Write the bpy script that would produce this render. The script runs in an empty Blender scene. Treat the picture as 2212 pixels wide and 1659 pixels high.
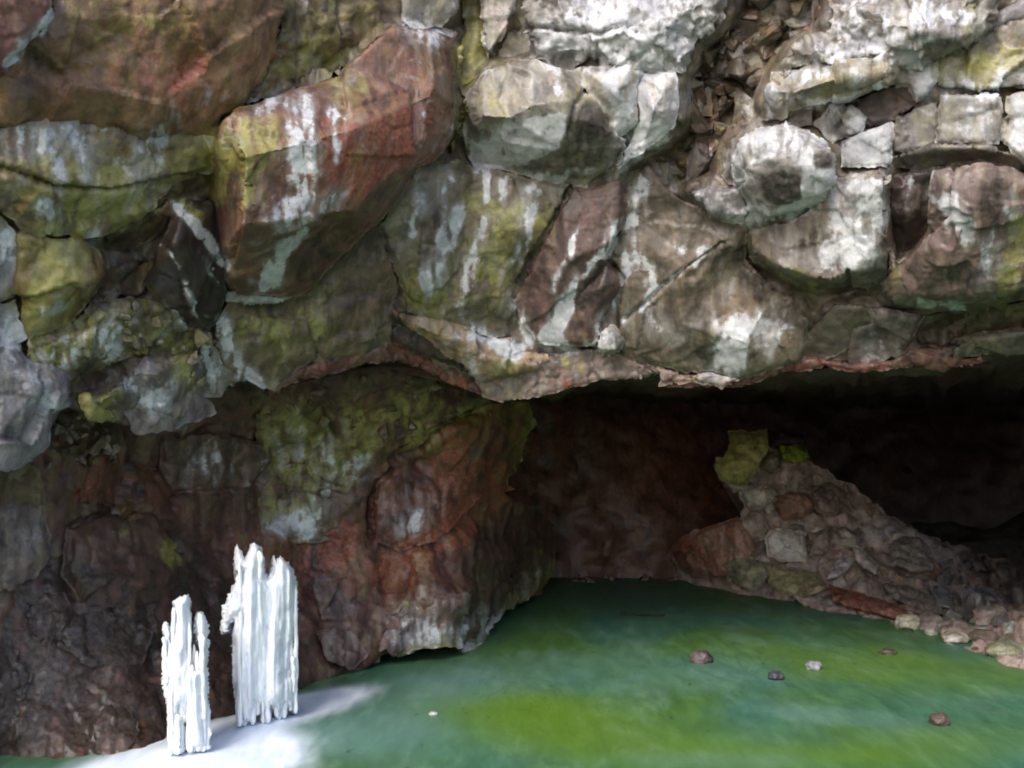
import bpy, math, random
import numpy as np
from mathutils import Vector
from mathutils.geometry import delaunay_2d_cdt

random.seed(7); RNG = np.random.default_rng(7)
scene = bpy.context.scene
C = scene.collection

# ------------------------------------------------------------------ camera
CAMH = 2.2; FPX = 1098.0; PITCH = math.atan(46/1098.0)
cam = bpy.data.cameras.new('camera'); camo = bpy.data.objects.new('camera', cam); C.objects.link(camo)
cam.sensor_width = 36; cam.lens = FPX/1024*36; cam.clip_end = 500; cam.clip_start = .05
camo.location = (0, 0, CAMH); camo.rotation_euler = (math.pi/2+PITCH, 0, 0)
scene.camera = camo
# ------------------------------------------------------------------ sky, sun, exposure
SUN_EL, SUN_AZ = 40, 204         # soft light over the viewer's shoulder
w = bpy.data.worlds.new('World'); scene.world = w; w.use_nodes = True
nt = w.node_tree; bg = nt.nodes['Background']
sky = nt.nodes.new('ShaderNodeTexSky'); sky.sky_type = 'NISHITA'; sky.sun_disc = False
sky.sun_elevation = math.radians(SUN_EL); sky.sun_rotation = math.radians(SUN_AZ)
sky.air_density = 1.0; sky.dust_density = 1.8; sky.ozone_density = 1.0
nt.links.new(sky.outputs[0], bg.inputs[0]); bg.inputs[1].default_value = .15
sl = bpy.data.lights.new('sun', 'SUN'); sl.energy = 1.5; sl.angle = math.radians(28); sl.color = (1, .97, .92)
so = bpy.data.objects.new('sun', sl); C.objects.link(so)
_e, _a = math.radians(SUN_EL), math.radians(SUN_AZ)
sd = Vector((math.sin(_a)*math.cos(_e), math.cos(_a)*math.cos(_e), math.sin(_e)))
so.rotation_euler = sd.to_track_quat('Z', 'Y').to_euler()
vs = scene.view_settings; vs.view_transform = 'Standard'; vs.look = 'None'; vs.gamma = 1; vs.exposure = 1.0
vs.use_curve_mapping = False
scene.cycles.filter_width = 2.0
scene.cycles.max_bounces = 6; scene.cycles.diffuse_bounces = 4; scene.cycles.glossy_bounces = 2
scene.cycles.use_denoising = True; scene.cycles.use_adaptive_sampling = True; scene.cycles.adaptive_threshold = .02

# ------------------------------------------------------------------ projection helpers (traced outlines -> real places)
S = 1024/2212.0
cp, sp = math.cos(PITCH), math.sin(PITCH)
def odir(x, y):
    cx = (np.asarray(x, float)*S-512)/FPX; cy = (384-np.asarray(y, float)*S)/FPX
    return np.stack([cx, cp-sp*cy, sp+cp*cy], -1)
def P3(x, y, D):
    d = odir(x, y)
    return np.array([0, 0, CAMH]) + d*(np.asarray(D)/d[..., 1])[..., None]
def Dice(y, z=0.0, x=1106):
    d = odir(x, y); return (z-CAMH)/d[..., 2]*d[..., 1]
def rbf(pts):
    a = np.array(pts, float); X = a[:, :2]/500; 
    K = np.linalg.norm(X[:, None]-X[None], axis=-1)
    n = len(X); M = np.zeros((n+3, n+3)); M[:n, :n] = K; M[:n, n] = 1; M[:n, n+1:] = X; M[n, :n] = 1; M[n+1:, :n] = X.T
    s = np.linalg.solve(M, np.concatenate([a[:, 2], [0, 0, 0]]))
    def f(x, y):
        x = np.asarray(x, float)/500; y = np.asarray(y, float)/500
        r = np.sqrt((x[..., None]-X[:, 0])**2+(y[..., None]-X[:, 1])**2)
        return r@s[:n]+s[n]+s[n+1]*x+s[n+2]*y
    return f

# ------------------------------------------------------------------ numpy noise
_perm = RNG.permutation(256); _perm = np.concatenate([_perm, _perm, _perm])
_grad = RNG.normal(size=(256, 3)); _grad /= np.linalg.norm(_grad, axis=1)[:, None]
def perlin(p):
    i = np.floor(p).astype(int); f = p-i; u = f*f*f*(f*(f*6-15)+10); i &= 255
    out = 0
    for dx in (0, 1):
        for dy in (0, 1):
            for dz in (0, 1):
                h = _perm[_perm[_perm[i[:, 0]+dx]+i[:, 1]+dy]+i[:, 2]+dz]
                g = _grad[h]; d = f-np.array([dx, dy, dz])
                wgt = (u[:, 0] if dx else 1-u[:, 0])*(u[:, 1] if dy else 1-u[:, 1])*(u[:, 2] if dz else 1-u[:, 2])
                out = out+wgt*(g*d).sum(1)
    return out*1.4
def fbm(p, o=4, gain=.5):
    r = 0; a = 1; q = p.copy()
    for k in range(o):
        r = r+a*perlin(q); q = q*2.03+17.1; a *= gain
    return r
def chisel(p, size, seed=0):
    """broken-facet relief: nearest cell of a jittered grid carries its own tilted plane"""
    q = p/size; i = np.floor(q).astype(int); best = np.full(len(p), 1e9); val = np.zeros(len(p))
    for dx in (-1, 0, 1):
        for dy in (-1, 0, 1):
            for dz in (-1, 0, 1):
                c = (i+np.array([dx, dy, dz]))&255
                h = _perm[_perm[_perm[c[:, 0]]+c[:, 1]]+c[:, 2]+seed]
                j = i+np.array([dx, dy, dz])+.5+.42*_grad[h]
                dv = q-j; d2 = (dv**2).sum(1); m = d2 < best
                g = _grad[_perm[h+31]]
                v = (g*dv).sum(1)*1.1+(h/255.0-.5)*.5
                val = np.where(m, v, val); best = np.where(m, d2, best)
    return val

# ------------------------------------------------------------------ materials
def newmat(name):
    m = bpy.data.materials.new(name); m.use_nodes = True
    return m, m.node_tree, m.node_tree.nodes['Principled BSDF']
class N:
    def __init__(s, t): s.t = t
    def n(s, kind, ins={}, **kw):
        nd = s.t.nodes.new(kind)
        for k, v in kw.items(): setattr(nd, k, v)
        for k, v in ins.items():
            if isinstance(v, bpy.types.NodeSocket): s.t.links.new(v, nd.inputs[k])
            else: nd.inputs[k].default_value = v
        return nd
    def math(s, op, a, b=0.0, c=0.0): return s.n('ShaderNodeMath', {0: a, 1: b, 2: c}, operation=op).outputs[0]
    def noise(s, vec, scale, det=6, rough=.6, dist=0.0):
        return s.n('ShaderNodeTexNoise', {'Vector': vec, 'Scale': scale, 'Detail': det, 'Roughness': rough, 'Distortion': dist}).outputs[0]
    def ramp(s, v, a, b, lo=0.0, hi=1.0):
        return s.n('ShaderNodeMapRange', {0: v, 1: a, 2: b, 3: lo, 4: hi}, interpolation_type='SMOOTHSTEP').outputs[0]
    def mix(s, f, a, b, mode='MIX'):
        nd = s.n('ShaderNodeMix', data_type='RGBA', blend_type=mode)
        for k, v in ((0, f), (6, a), (7, b)):
            if isinstance(v, bpy.types.NodeSocket): s.t.links.new(v, nd.inputs[k])
            else: nd.inputs[k].default_value = v if k == 0 else (*v, 1)
        return nd.outputs[2]
def rock_material():
    m, t, b = newmat('weathered_rock'); g = N(t)
    pos = g.n('ShaderNodeNewGeometry').outputs['Position']
    oi = g.n('ShaderNodeObjectInfo')
    at = g.n('ShaderNodeAttribute', attribute_name='stain_shade')
    sep = g.n('ShaderNodeSeparateColor', {0: at.outputs['Color']})
    W, G, R, A = sep.outputs[0], sep.outputs[1], sep.outputs[2], at.outputs['Alpha']
    stre = g.n('ShaderNodeMapping', {'Vector': pos, 'Scale': (1, 1, .16)}).outputs[0]
    big = g.noise(pos, 1.7, 3, .6, .8)
    mnode = g.n('ShaderNodeTexNoise', {'Vector': pos, 'Scale': 4.6, 'Detail': 7.0, 'Roughness': .62, 'Distortion': .7})
    med = mnode.outputs[0]; sm = g.n('ShaderNodeSeparateColor', {0: mnode.outputs['Color']}); med2 = sm.outputs[1]; med3 = sm.outputs[2]
    fin = g.noise(pos, 34, 4, .7)
    snode = g.n('ShaderNodeTexNoise', {'Vector': stre, 'Scale': 7.5, 'Detail': 6.0, 'Roughness': .6, 'Distortion': .6})
    stk = snode.outputs[0]; stk2 = g.n('ShaderNodeSeparateColor', {0: snode.outputs['Color']}).outputs[1]
    oc = oi.outputs['Color']
    # bare rock: patches of duller, warmer and greyer basalt, seepage streaks
    c = g.mix(g.ramp(med3, .35, .65), g.mix(1, oc, (.66, .63, .64), 'MULTIPLY'), g.mix(1, oc, (1.22, 1.18, 1.10), 'MULTIPLY'))
    c = g.mix(g.ramp(big, .45, .70, 0, .25), c, (.16, .13, .135))
    c = g.mix(g.ramp(stk2, .48, .72, 0, .6), c, g.mix(1, oc, (.48, .44, .40), 'MULTIPLY'))
    c = g.mix(g.ramp(med2, .52, .74, 0, .5), c, (.19, .105, .042))
    c = g.mix(g.ramp(stk, .54, .75, 0, .25), c, (.28, .26, .25))
    c = g.mix(g.ramp(med2, .50, .66, 0, .55), c, g.mix(1, oc, (1.85, 1.68, 1.62), 'MULTIPLY'))
    c = g.mix(g.ramp(med, .52, .64, 0, .6), c, g.mix(1, oc, (.80, .62, .70), 'MULTIPLY'))
    c = g.mix(g.ramp(stk, .50, .60, 0, .35), c, g.mix(1, oc, (1.25, 1.2, .72), 'MULTIPLY'))
    c = g.mix(g.ramp(g.math('ADD', g.math('MULTIPLY', stk2, .5), g.math('MULTIPLY', med, .5)), .40, .62), g.mix(1, c, (.50, .48, .47), 'MULTIPLY'), g.mix(1, c, (1.22, 1.2, 1.18), 'MULTIPLY'))
    def fac(mask, n, n2, soft=.55, crisp=.6):
        s1 = g.ramp(g.math('ADD', mask, g.math('MULTIPLY', g.math('SUBTRACT', n, .5), 1.7)), .12, .98)
        s2 = g.ramp(g.math('ADD', mask, g.math('MULTIPLY', g.math('SUBTRACT', g.math('ADD', g.math('MULTIPLY', n2, .8), g.math('MULTIPLY', fin, .2)), .5), 2.8)), .52, .84)
        v = g.math('MINIMUM', g.math('ADD', g.math('MULTIPLY', s1, soft), g.math('MULTIPLY', s2, crisp)), 1.0)
        return g.math('MULTIPLY', v, g.ramp(mask, .0, .16))
    red = g.mix(g.ramp(fin, .3, .7), (.16, .040, .026), (.27, .095, .055))
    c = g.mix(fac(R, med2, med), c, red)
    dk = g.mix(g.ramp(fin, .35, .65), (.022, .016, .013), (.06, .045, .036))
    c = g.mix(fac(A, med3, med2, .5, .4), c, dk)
    green = g.mix(g.ramp(med, .35, .65), (.135, .12, .028), (.33, .295, .095))
    c = g.mix(fac(G, stk2, med3, .55, .4), c, green)
    white = g.mix(g.ramp(med3, .3, .7), (.34, .335, .355), (.66, .65, .645))
    c = g.mix(fac(W, stk, med, .5, .6), c, white)
    pit = g.n('ShaderNodeTexVoronoi', {'Vector': pos, 'Scale': 24.0, 'Randomness': 1.0}).outputs['Distance']
    pitm = g.math('MULTIPLY', g.ramp(pit, .10, .2, 1, 0), g.ramp(med, .5, .62))
    c = g.mix(g.math('MULTIPLY', pitm, .5), c, (.04, .032, .026))
    c = g.mix(g.ramp(fin, .25, .75), g.mix(1, c, (.86, .85, .85), 'MULTIPLY'), g.mix(1, c, (1.1, 1.1, 1.09), 'MULTIPLY'))
    t.links.new(c, b.inputs['Base Color'])
    t.links.new(g.ramp(med2, .3, .7, .33, .56), b.inputs['Roughness']); b.inputs['Specular IOR Level'].default_value = .42
    hh = g.math('ADD', g.math('MULTIPLY', g.noise(pos, 5, 6, .62, .3), .8), g.math('MULTIPLY', g.noise(stre, 13, 3, .6), .25))
    bp = g.n('ShaderNodeBump', {'Strength': oi.outputs['Alpha'], 'Distance': .06, 'Height': hh})
    t.links.new(bp.outputs[0], b.inputs['Normal'])
    return m
ROCK = rock_material()

def ice_material():
    m, t, b = newmat('green_ice'); g = N(t)
    pos = g.n('ShaderNodeNewGeometry').outputs['Position']
    mp = g.n('ShaderNodeMapping', {'Vector': pos, 'Scale': (.8, .45, 1), 'Rotation': (0, 0, .5)}).outputs[0]
    mp2 = g.n('ShaderNodeMapping', {'Vector': pos, 'Scale': (1, .35, 1), 'Rotation': (0, 0, -.9)}).outputs[0]
    a = g.noise(mp, .75, 5, .55, .6); c2 = g.noise(mp2, 2.2, 6, .6, .5); mp3 = g.n('ShaderNodeMapping', {'Vector': pos, 'Scale': (1, .3, 1), 'Rotation': (0, 0, -1.1)}).outputs[0]; f = g.noise(mp3, 7, 6, .65, .3)
    fl = g.noise(mp3, 9.5, 3, .55, .2)
    col = g.mix(g.ramp(a, .36, .66), (.062, .168, .116), (.078, .168, .042))
    col = g.mix(g.ramp(c2, .46, .78, 0, .7), col, (.125, .235, .16))
    col = g.mix(g.ramp(c2, .22, .44, .45, 0), col, (.03, .085, .045))
    col = g.mix(g.ramp(f, .35, .7), g.mix(1, col, (.84, .85, .85), 'MULTIPLY'), g.mix(1, col, (1.1, 1.09, 1.09), 'MULTIPLY'))
    at = g.n('ShaderNodeAttribute', attribute_name='stain_shade')
    sep = g.n('ShaderNodeSeparateColor', {0: at.outputs['Color']})
    def fac(mk, amp, hi=1.1): return g.ramp(g.math('ADD', mk, g.math('MULTIPLY', g.math('SUBTRACT', g.math('ADD', g.math('MULTIPLY', c2, .6), g.math('MULTIPLY', f, .4)), .5), amp)), .0, hi)
    col = g.mix(g.math('MULTIPLY', fac(sep.outputs[1], .7), .75), col, (.120, .215, .016))
    col = g.mix(g.math('MULTIPLY', fac(sep.outputs[2], .7), .6), col, (.135, .25, .22))
    col = g.mix(g.ramp(fl, .67, .75, 0, .55), col, (.022, .035, .022))
    col = g.mix(fac(sep.outputs[0], .6, .95), col, g.mix(g.ramp(f, .3, .7), (.68, .76, .90), (.88, .92, .98)))
    t.links.new(col, b.inputs['Base Color'])
    t.links.new(g.ramp(f, .3, .7, .32, .55), b.inputs['Roughness']); b.inputs['IOR'].default_value = 1.31
    b.inputs['Specular IOR Level'].default_value = .3
    h = g.math('ADD', g.math('MULTIPLY', c2, .8), g.math('MULTIPLY', f, .3))
    t.links.new(g.n('ShaderNodeBump', {'Strength': .25, 'Distance': .05, 'Height': h}).outputs[0], b.inputs['Normal'])
    return m
ICE = ice_material()

def white_ice_material():
    m, t, b = newmat('white_ice'); g = N(t)
    pos = g.n('ShaderNodeNewGeometry').outputs['Position']
    stre = g.n('ShaderNodeMapping', {'Vector': pos, 'Scale': (1, 1, .12)}).outputs[0]
    s = g.noise(stre, 30, 5, .6, .3); f = g.noise(pos, 26, 4, .6)
    col = g.mix(g.ramp(s, .35, .65), (.72, .75, .83), (.92, .92, .90))
    dirt = g.math('MULTIPLY', g.ramp(g.noise(pos, 13, 3, .5), .66, .72), g.ramp(f, .4, .55))
    col = g.mix(g.math('MULTIPLY', dirt, .3), col, (.16, .16, .20))
    t.links.new(col, b.inputs['Base Color']); b.inputs['Roughness'].default_value = .38
    b.inputs['Subsurface Weight'].default_value = .6; b.inputs['Subsurface Radius'].default_value = (.05, .06, .08); b.inputs['Subsurface Scale'].default_value = .6
    h = g.math('ADD', g.math('MULTIPLY', s, .8), g.math('MULTIPLY', f, .25))
    t.links.new(g.n('ShaderNodeBump', {'Strength': .4, 'Distance': .03, 'Height': h}).outputs[0], b.inputs['Normal'])
    return m
WICE = white_ice_material()
def wood_material():
    m, t, b = newmat('dead_twig'); g = N(t)
    pos = g.n('ShaderNodeNewGeometry').outputs['Position']
    t.links.new(g.mix(g.noise(pos, 60, 4), (.012, .010, .009), (.03, .026, .022)), b.inputs['Base Color']); b.inputs['Roughness'].default_value = .8
    return m
TWIG = wood_material()

# ------------------------------------------------------------------ stains traced as mineral streaks, crusts and lichen patches, plus painted shade
PATCHES = []
CRACKS = []
def CR(dep, r, *pts): CRACKS.append((dep, r, np.array(pts, float).reshape(-1, 2)))
def SP(ch, s, *pts): PATCHES.append((ch, s, np.array(pts, float).reshape(-1, 2)))
STROKES = []   # channel (0 white crust, 1 lichen, 2 red oxide, 3 bare dark rock and painted shade), strength, radius, points
def ST(ch, s, r, *pts): STROKES.append((ch, s, r, np.array(pts, float).reshape(-1, 2)))
# white crust
ST(0,.9,22, 657,234, 652,330, 648,425); ST(0,.55,8, 727,258, 727,337); ST(0,.9,13, 722,243); ST(0,.6,16, 560,240, 610,222)
ST(0,.5,24, 600,450, 670,440, 740,420); ST(0,.9,6, 931,242); ST(0,.35,10, 950,310, 970,270); ST(0,.5,18, 880,70, 950,80)
ST(0,.95,15, 560,605, 590,575, 615,545); ST(0,.6,14, 620,530, 650,500); ST(0,.5,12, 590,470,640,470)
ST(0,.4,28, 370,250); ST(0,.55,15, 450,195, 440,215); ST(0,.35,22, 330,270)
ST(0,.6,30, 20,300, 80,300); ST(0,1,13, 125,370, 120,430, 80,445); ST(0,.6,14, 145,290,165,320); ST(0,.55,16, 300,315, 350,295); ST(0,.45,14, 180,380,170,340)
ST(0,.4,12, 260,345, 290,380)
ST(0,.95,9, 385,450, 430,500, 470,550, 485,578); ST(0,.85,3, 355,530, 385,575, 408,625, 428,690); ST(0,.7,5, 430,545, 455,590, 480,630); ST(0,.7,5,345,640,400,700)
ST(0,.7,5, 95,60, 112,30); ST(0,.8,9, 10,135, 40,110, 80,75, 112,40); ST(0,.6,10, 100,680, 150,650, 190,615)
# centre drips
ST(0,.95,7, 1056,378, 1050,440); ST(0,.95,6, 1092,390, 1086,442); ST(0,.85,9, 1148,400, 1140,470, 1122,560); ST(0,.7,22, 985,460, 950,540, 928,600)
ST(0,.7,9, 1045,480, 1020,560, 1005,625); ST(0,.6,12, 960,400, 985,380); ST(0,.5,10, 905,420, 890,500); ST(0,.55,8,1165,420,1150,470)
ST(0,1,17, 1345,475, 1300,555, 1250,610, 1212,690, 1190,735); ST(0,.7,8, 1252,490, 1228,555, 1195,620); ST(0,.8,9, 1108,640, 1120,680, 1145,725)
ST(0,1,14, 1010,712, 1060,735, 1115,760); ST(0,.8,10, 1150,735, 1220,752, 1285,745); ST(0,.7,10, 1330,640, 1290,700, 1285,745); ST(0,.5,18,1000,680)
ST(0,.7,14, 1390,390, 1372,450, 1370,480); ST(0,.75,13, 1365,520, 1385,560, 1405,610); ST(0,.7,4, 1560,525, 1480,580, 1350,690); ST(0,.5,4,1400,455,1470,475)
ST(0,.7,24, 1600,700, 1575,760, 1560,800); ST(0,.5,14, 1640,680,1660,700); ST(0,.6,12, 1310,720, 1325,745); ST(0,.6,14,1440,530,1500,535,1540,540)
ST(0,.8,10, 1360,550, 1345,600)
# centre block
ST(0,.9,30, 1040,340, 1110,310, 1180,290); ST(0,.8,9, 1170,375, 1230,378, 1280,372); ST(0,.6,22, 1310,345, 1340,310); ST(0,.7,14, 1195,165, 1205,190)
ST(0,.9,20, 1335,180, 1340,260); ST(0,.95,18, 1400,200, 1405,270, 1385,300); ST(0,.5,30, 1440,200)
ST(0,.6,10, 1450,285, 1380,335, 1340,365); ST(0,.35,30,1060,170)
# top white chunk
ST(0,.6,60, 1230,80, 1330,90, 1430,110); ST(0,.5,40, 1300,30, 1480,20)
# top right
ST(0,1,24, 1980,10, 2060,30, 2020,25); ST(0,.55,40, 1850,100, 1950,90); ST(0,.5,18, 1720,160, 1790,140); ST(0,.7,12, 1660,240, 1680,200)
ST(0,.8,9, 1700,228, 1800,222, 1900,180); ST(0,.6,26, 1990,140,2005,200); ST(0,.5,24, 2060,180, 2130,190); ST(0,.45,34, 2080,250)
ST(0,.8,12, 2200,220, 2200,320); ST(0,.9,20, 1630,470, 1680,460, 1740,430, 1775,380); ST(0,.8,20, 1630,320, 1690,300, 1740,330); ST(0,.8,30, 1860,330)
ST(0,.8,20, 1870,410, 1890,470); ST(0,.5,20, 1800,430, 1820,480); ST(0,.45,40, 1800,530, 1860,520); 
ST(0,.9,20, 2075,490, 2060,450, 2085,510); ST(0,.5,24, 2040,420); ST(0,.4,30, 2130,540, 2110,600); ST(0,.8,9, 1980,660, 2070,665); ST(0,.5,20, 2170,430,2150,500); ST(0,.4,14,1950,450,1960,400)
ST(0,.5,20, 1520,450, 1570,460); ST(0,.4,30, 1650,740, 1680,700); ST(0,.3,30, 1900,750)
ST(0,.6,20, 1600,350, 1590,390)
# left rubble
ST(0,.6,26, 120,770, 180,740, 250,770); ST(0,.6,14, 250,700,270,740); ST(0,.9,16, 485,700, 500,750, 520,800, 560,815); ST(0,.5,26, 340,870, 380,900); ST(0,.5,22, 60,800, 90,860)
ST(0,.9,9, 20,745); ST(0,.6,20, 10,690); ST(0,.6,14, 10,520,20,570); ST(0,.7,8,440,720,450,760,470,800); ST(0,.6,10,255,830,280,840)
ST(0,.45,26, 40,1150, 60,1210); ST(0,.5,14, 100,1315, 85,1350); ST(0,.4,22, 30,1440, 15,1500); ST(0,.5,12, 245,1555); ST(0,.35,16, 250,1230)
# undercut wall
ST(0,.35,20, 600,1140, 660,1130); ST(0,.4,20, 870,1150, 930,1100); ST(0,.28,60, 900,1350, 1000,1340); ST(0,.3,20, 740,1280); ST(0,.3,14, 715,1370)
ST(0,.2,30,430,1000)
# lichen
ST(1,.45,60, 200,60, 400,40); ST(1,.5,26, 560,180, 500,240, 470,280); ST(1,.45,40, 480,350, 500,420); ST(1,.35,60, 60,330, 300,400); ST(1,.5,20, 250,365,260,390)
ST(1,.4,40, 120,470, 250,460); ST(1,.6,14, 410,440,430,470); ST(1,.5,40, 100,560, 100,640); ST(1,.6,22, 20,640); ST(1,.5,30,630,140,660,100); ST(1,.5,26,700,150,760,190)
ST(1,.5,12, 690,500, 800,450,860,390); ST(1,.5,14, 700,545); ST(1,.5,30, 560,700, 600,760); ST(1,.45,16,590,555)
ST(1,.6,30, 1010,440, 1160,470); ST(1,.5,40, 1090,540, 1080,600); ST(1,.4,40, 930,600, 900,640); ST(1,.55,18, 1000,110, 1020,60, 1010,160); ST(1,.55,34, 1050,200, 1100,230); ST(1,.5,16, 1245,200, 1225,240); ST(1,.55,18, 1275,170, 1290,210)
ST(1,.7,24, 2100,20, 2090,60); ST(1,.5,18, 1760,150, 1780,170); ST(1,.45,14, 1700,240, 1830,190); ST(1,.5,20, 2040,150,2180,120); ST(1,.45,26, 2060,230, 2050,210); ST(1,.4,20, 1980,250)
ST(1,.6,22, 1650,520, 1660,560); ST(1,.4,14, 1700,590,1760,600); ST(1,.5,16, 2180,470, 2200,560, 2160,620); ST(1,.45,14, 2140,390); ST(1,.5,14, 1925,620,1945,590); ST(1,.4,20,2190,660)
ST(1,.6,20, 240,700, 260,720); ST(1,.55,26, 380,740, 420,780); ST(1,.7,30, 225,870); ST(1,.5,30, 190,710,130,760); ST(1,.5,20, 400,800)
ST(1,.4,50, 640,940, 720,980, 760,900); ST(1,.42,26, 850,900, 960,880, 1050,890); ST(1,.5,16, 870,960, 950,920, 1030,890); ST(1,.5,14, 1135,900,1140,950,1110,1020); ST(1,.4,40,620,1080,640,1000)
ST(1,.85,22, 360,1190, 365,1210); ST(1,.4,16, 385,1190); ST(1,.4,22, 270,1140); ST(1,.5,24, 1150,1240, 1170,1200); ST(1,.5,16, 1100,1310,1140,1290); ST(1,.5,16, 1010,1390,1040,1370); ST(1,.35,18, 940,1370)
ST(1,.5,14,1200,780,1250,790); ST(1,.6,12, 1040,790,1100,780); ST(1,.6,10,1430,780); ST(1,.4,24,1640,740)
# red oxide
ST(2,.6,40, 850,280, 920,260); ST(2,.5,26, 780,330, 760,400); ST(2,.5,14, 710,300); ST(2,.4,20, 690,520, 740,500); ST(2,.4,34, 880,340,930,310)
ST(2,.45,60, 350,120, 450,220); ST(2,.3,50, 150,200,100,240)
ST(2,.32,60, 1000,1010, 1100,960); ST(2,.55,30, 980,1140, 1040,1090, 1060,1050); ST(2,.5,30, 690,1210, 720,1190); ST(2,.28,50, 800,1090, 780,1000); ST(2,.5,30, 900,1190); ST(2,.35,40, 560,1200,620,1240); ST(2,.4,16,210,1010,170,1080); ST(2,.4,20,130,930)
ST(2,.5,40, 1240,860, 1180,930); ST(2,.4,60, 1450,1000, 1530,1060); ST(2,.4,30, 1480,1180); ST(2,.5,24, 1850,1290,1780,1270); ST(2,.4,20,1730,1060,1720,1120)
ST(2,.5,12, 650,800, 780,765); ST(2,.5,14, 850,760, 1000,830)
# bare dark
ST(3,.9,26, 1700,400, 1690,420); ST(3,.7,18, 1775,345); ST(3,.6,14, 940,430, 935,560); ST(3,.6,30, 1640,600,1620,540); ST(3,.7,16, 490,380, 500,430); ST(3,.5,14, 1190,170,1185,210)
ST(3,.5,30, 1290,270, 1270,330); ST(3,.9,16, 1270,610, 1255,650); ST(3,.7,10,1320,540,1300,570); ST(3,.4,40,1450,640,1550,600); ST(3,.5,26, 1760,520, 1740,560); ST(3,.5,20,2040,600,2080,590)
ST(3,.6,30, 2130,430, 2140,400); ST(3,.7,24,690,530,660,570)
# whole facets that carry one film of colour, some areas with shade painted in
SP(0,.75, 1014,335, 1096,280, 1150,252, 1228,247, 1209,316, 1110,360, 1025,360)
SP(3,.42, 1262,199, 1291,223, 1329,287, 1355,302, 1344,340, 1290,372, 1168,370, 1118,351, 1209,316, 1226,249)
SP(3,.6, 690,500, 765,458, 850,385, 885,385, 800,470, 716,565, 669,626, 610,625, 650,570, 665,520)  # red block's downward bevel: dark brown rock, with its shade painted in
SP(3,.55, 458,330, 527,330, 520,440, 500,520, 470,500)
SP(3,.4, 1985,540, 2040,560, 2100,570, 2110,620, 2050,650, 1960,640, 1950,600)
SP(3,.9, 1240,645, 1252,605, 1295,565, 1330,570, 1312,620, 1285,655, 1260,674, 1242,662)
SP(2,.62, 690,250, 800,270, 900,230, 960,230, 970,280, 930,330, 860,370, 760,420, 700,380)
SP(1,.4, 468,300, 530,260, 600,250, 600,330, 540,420, 530,470, 520,400)
ST(3,.9,170, 40,1580, 220,1480, 330,1440); ST(3,.6,90, 560,1330, 480,1480); ST(3,.3,80, 120,1250)  # overhang shade painted onto the low left of the undercut wall
SP(0,.14, 1618,505, 1790,440, 1800,390, 1915,385, 1912,500, 1850,570, 1700,560)
SP(1,.16, 560,880, 700,860, 860,900, 800,1000, 640,1050, 560,1000)
SP(0,.3, 1400,560, 1480,590, 1560,540, 1600,600, 1550,700, 1440,760, 1380,720); SP(3,.3, 1400,420, 1520,470, 1600,500, 1560,530, 1400,550)
SP(3,.5, 1600,500, 1612,560, 1670,630, 1640,660, 1590,600, 1580,540)
SP(3,.75, 1620,820, 2600,780, 2600,1330, 2230,1330, 2110,1250, 2000,1160, 1880,1085, 1770,1005, 1680,930)  # darkness of the deep cave painted onto its right back wall
# joints and cracks, cut into the stone
CR(.14,4.5, 806,1165, 803,1120, 803,1085, 820,1042, 850,1020); CR(.14,6, 1035,888, 960,930, 900,975, 850,1000); CR(.05,4, 350,950, 350,1012, 376,1066, 440,1063, 560,1050)
CR(.08,4, 700,890, 720,940, 690,965, 660,1005, 600,1012); CR(.08,4, 690,965, 690,1040, 740,1062); CR(.08,4, 560,965, 480,940); CR(.05,5, 150,1135, 250,1098, 330,1110, 400,1190)
CR(.08,4, 842,53, 790,100, 742,138); CR(.1,4, 1345,505, 1318,562, 1345,600, 1335,650, 1300,710); CR(.05,4, 665,640, 668,700, 690,768); CR(.04,3.5, 1264,196, 1240,240, 1226,285)
CR(.04,4, 1340,335, 1330,368, 1275,402); CR(.07,3.5, 1830,225, 1815,260, 1798,290); CR(.1,4, 1917,380, 1917,450, 1922,520); CR(.06,4, 738,0, 740,80, 744,138)
CR(.1,5, 470,268, 500,236, 560,185, 600,120, 612,40); CR(.08,4, 1232,406, 1188,490, 1148,560, 1112,640); CR(.06,4, 1470,420, 1530,466); CR(.06,4, 2028,196, 2170,199, 2212,190); 
CR(.1,5, 985,90, 985,200, 988,330, 900,380); CR(.08,5, 0,360, 120,405, 250,412, 430,378); CR(.07,4, 1150,60, 1300,70, 1400,40)
CR(.07,4, 520,330, 526,430, 520,490, 500,560); CR(.06,4, 1560,525, 1480,582, 1350,690); CR(.06,4, 1830,586, 1835,630); CR(.07,4, 2060,366, 2050,450, 2008,500)
ST(2,.35,22, 960,1150, 1040,1100, 1070,1040); ST(2,.25,40, 900,1060, 1000,1000); ST(1,.25,40, 620,960, 700,1000)
ST(1,.35,60, 60,380, 250,440, 380,360); ST(1,.4,40, 150,560, 90,680); ST(1,.3,50, 520,380, 560,300); ST(1,.35,40, 560,720, 660,700); ST(1,.4,40, 250,700, 330,680, 380,740); ST(1,.3,50, 1090,470, 960,640)
ST(2,.3,60, 600,1230, 720,1200, 840,1260); ST(2,.3,40, 480,1280, 600,1220); ST(2,.25,60, 250,1040, 400,1120)
SP(3,1.0, 1640,372, 1690,360, 1732,385, 1736,425, 1700,446, 1652,430); SP(3,.6, 1755,320, 1795,330, 1800,365, 1765,365)
SP(0,.7, 1335,475, 1352,490, 1330,545, 1300,565, 1255,610, 1240,660, 1215,740, 1165,740, 1190,680, 1225,620, 1270,585, 1310,540)
SP(0,.3, 900,420, 990,400, 1010,470, 960,600, 920,640, 900,600, 940,520); SP(0,.4, 1540,690, 1640,680, 1600,820, 1540,800)
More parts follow.
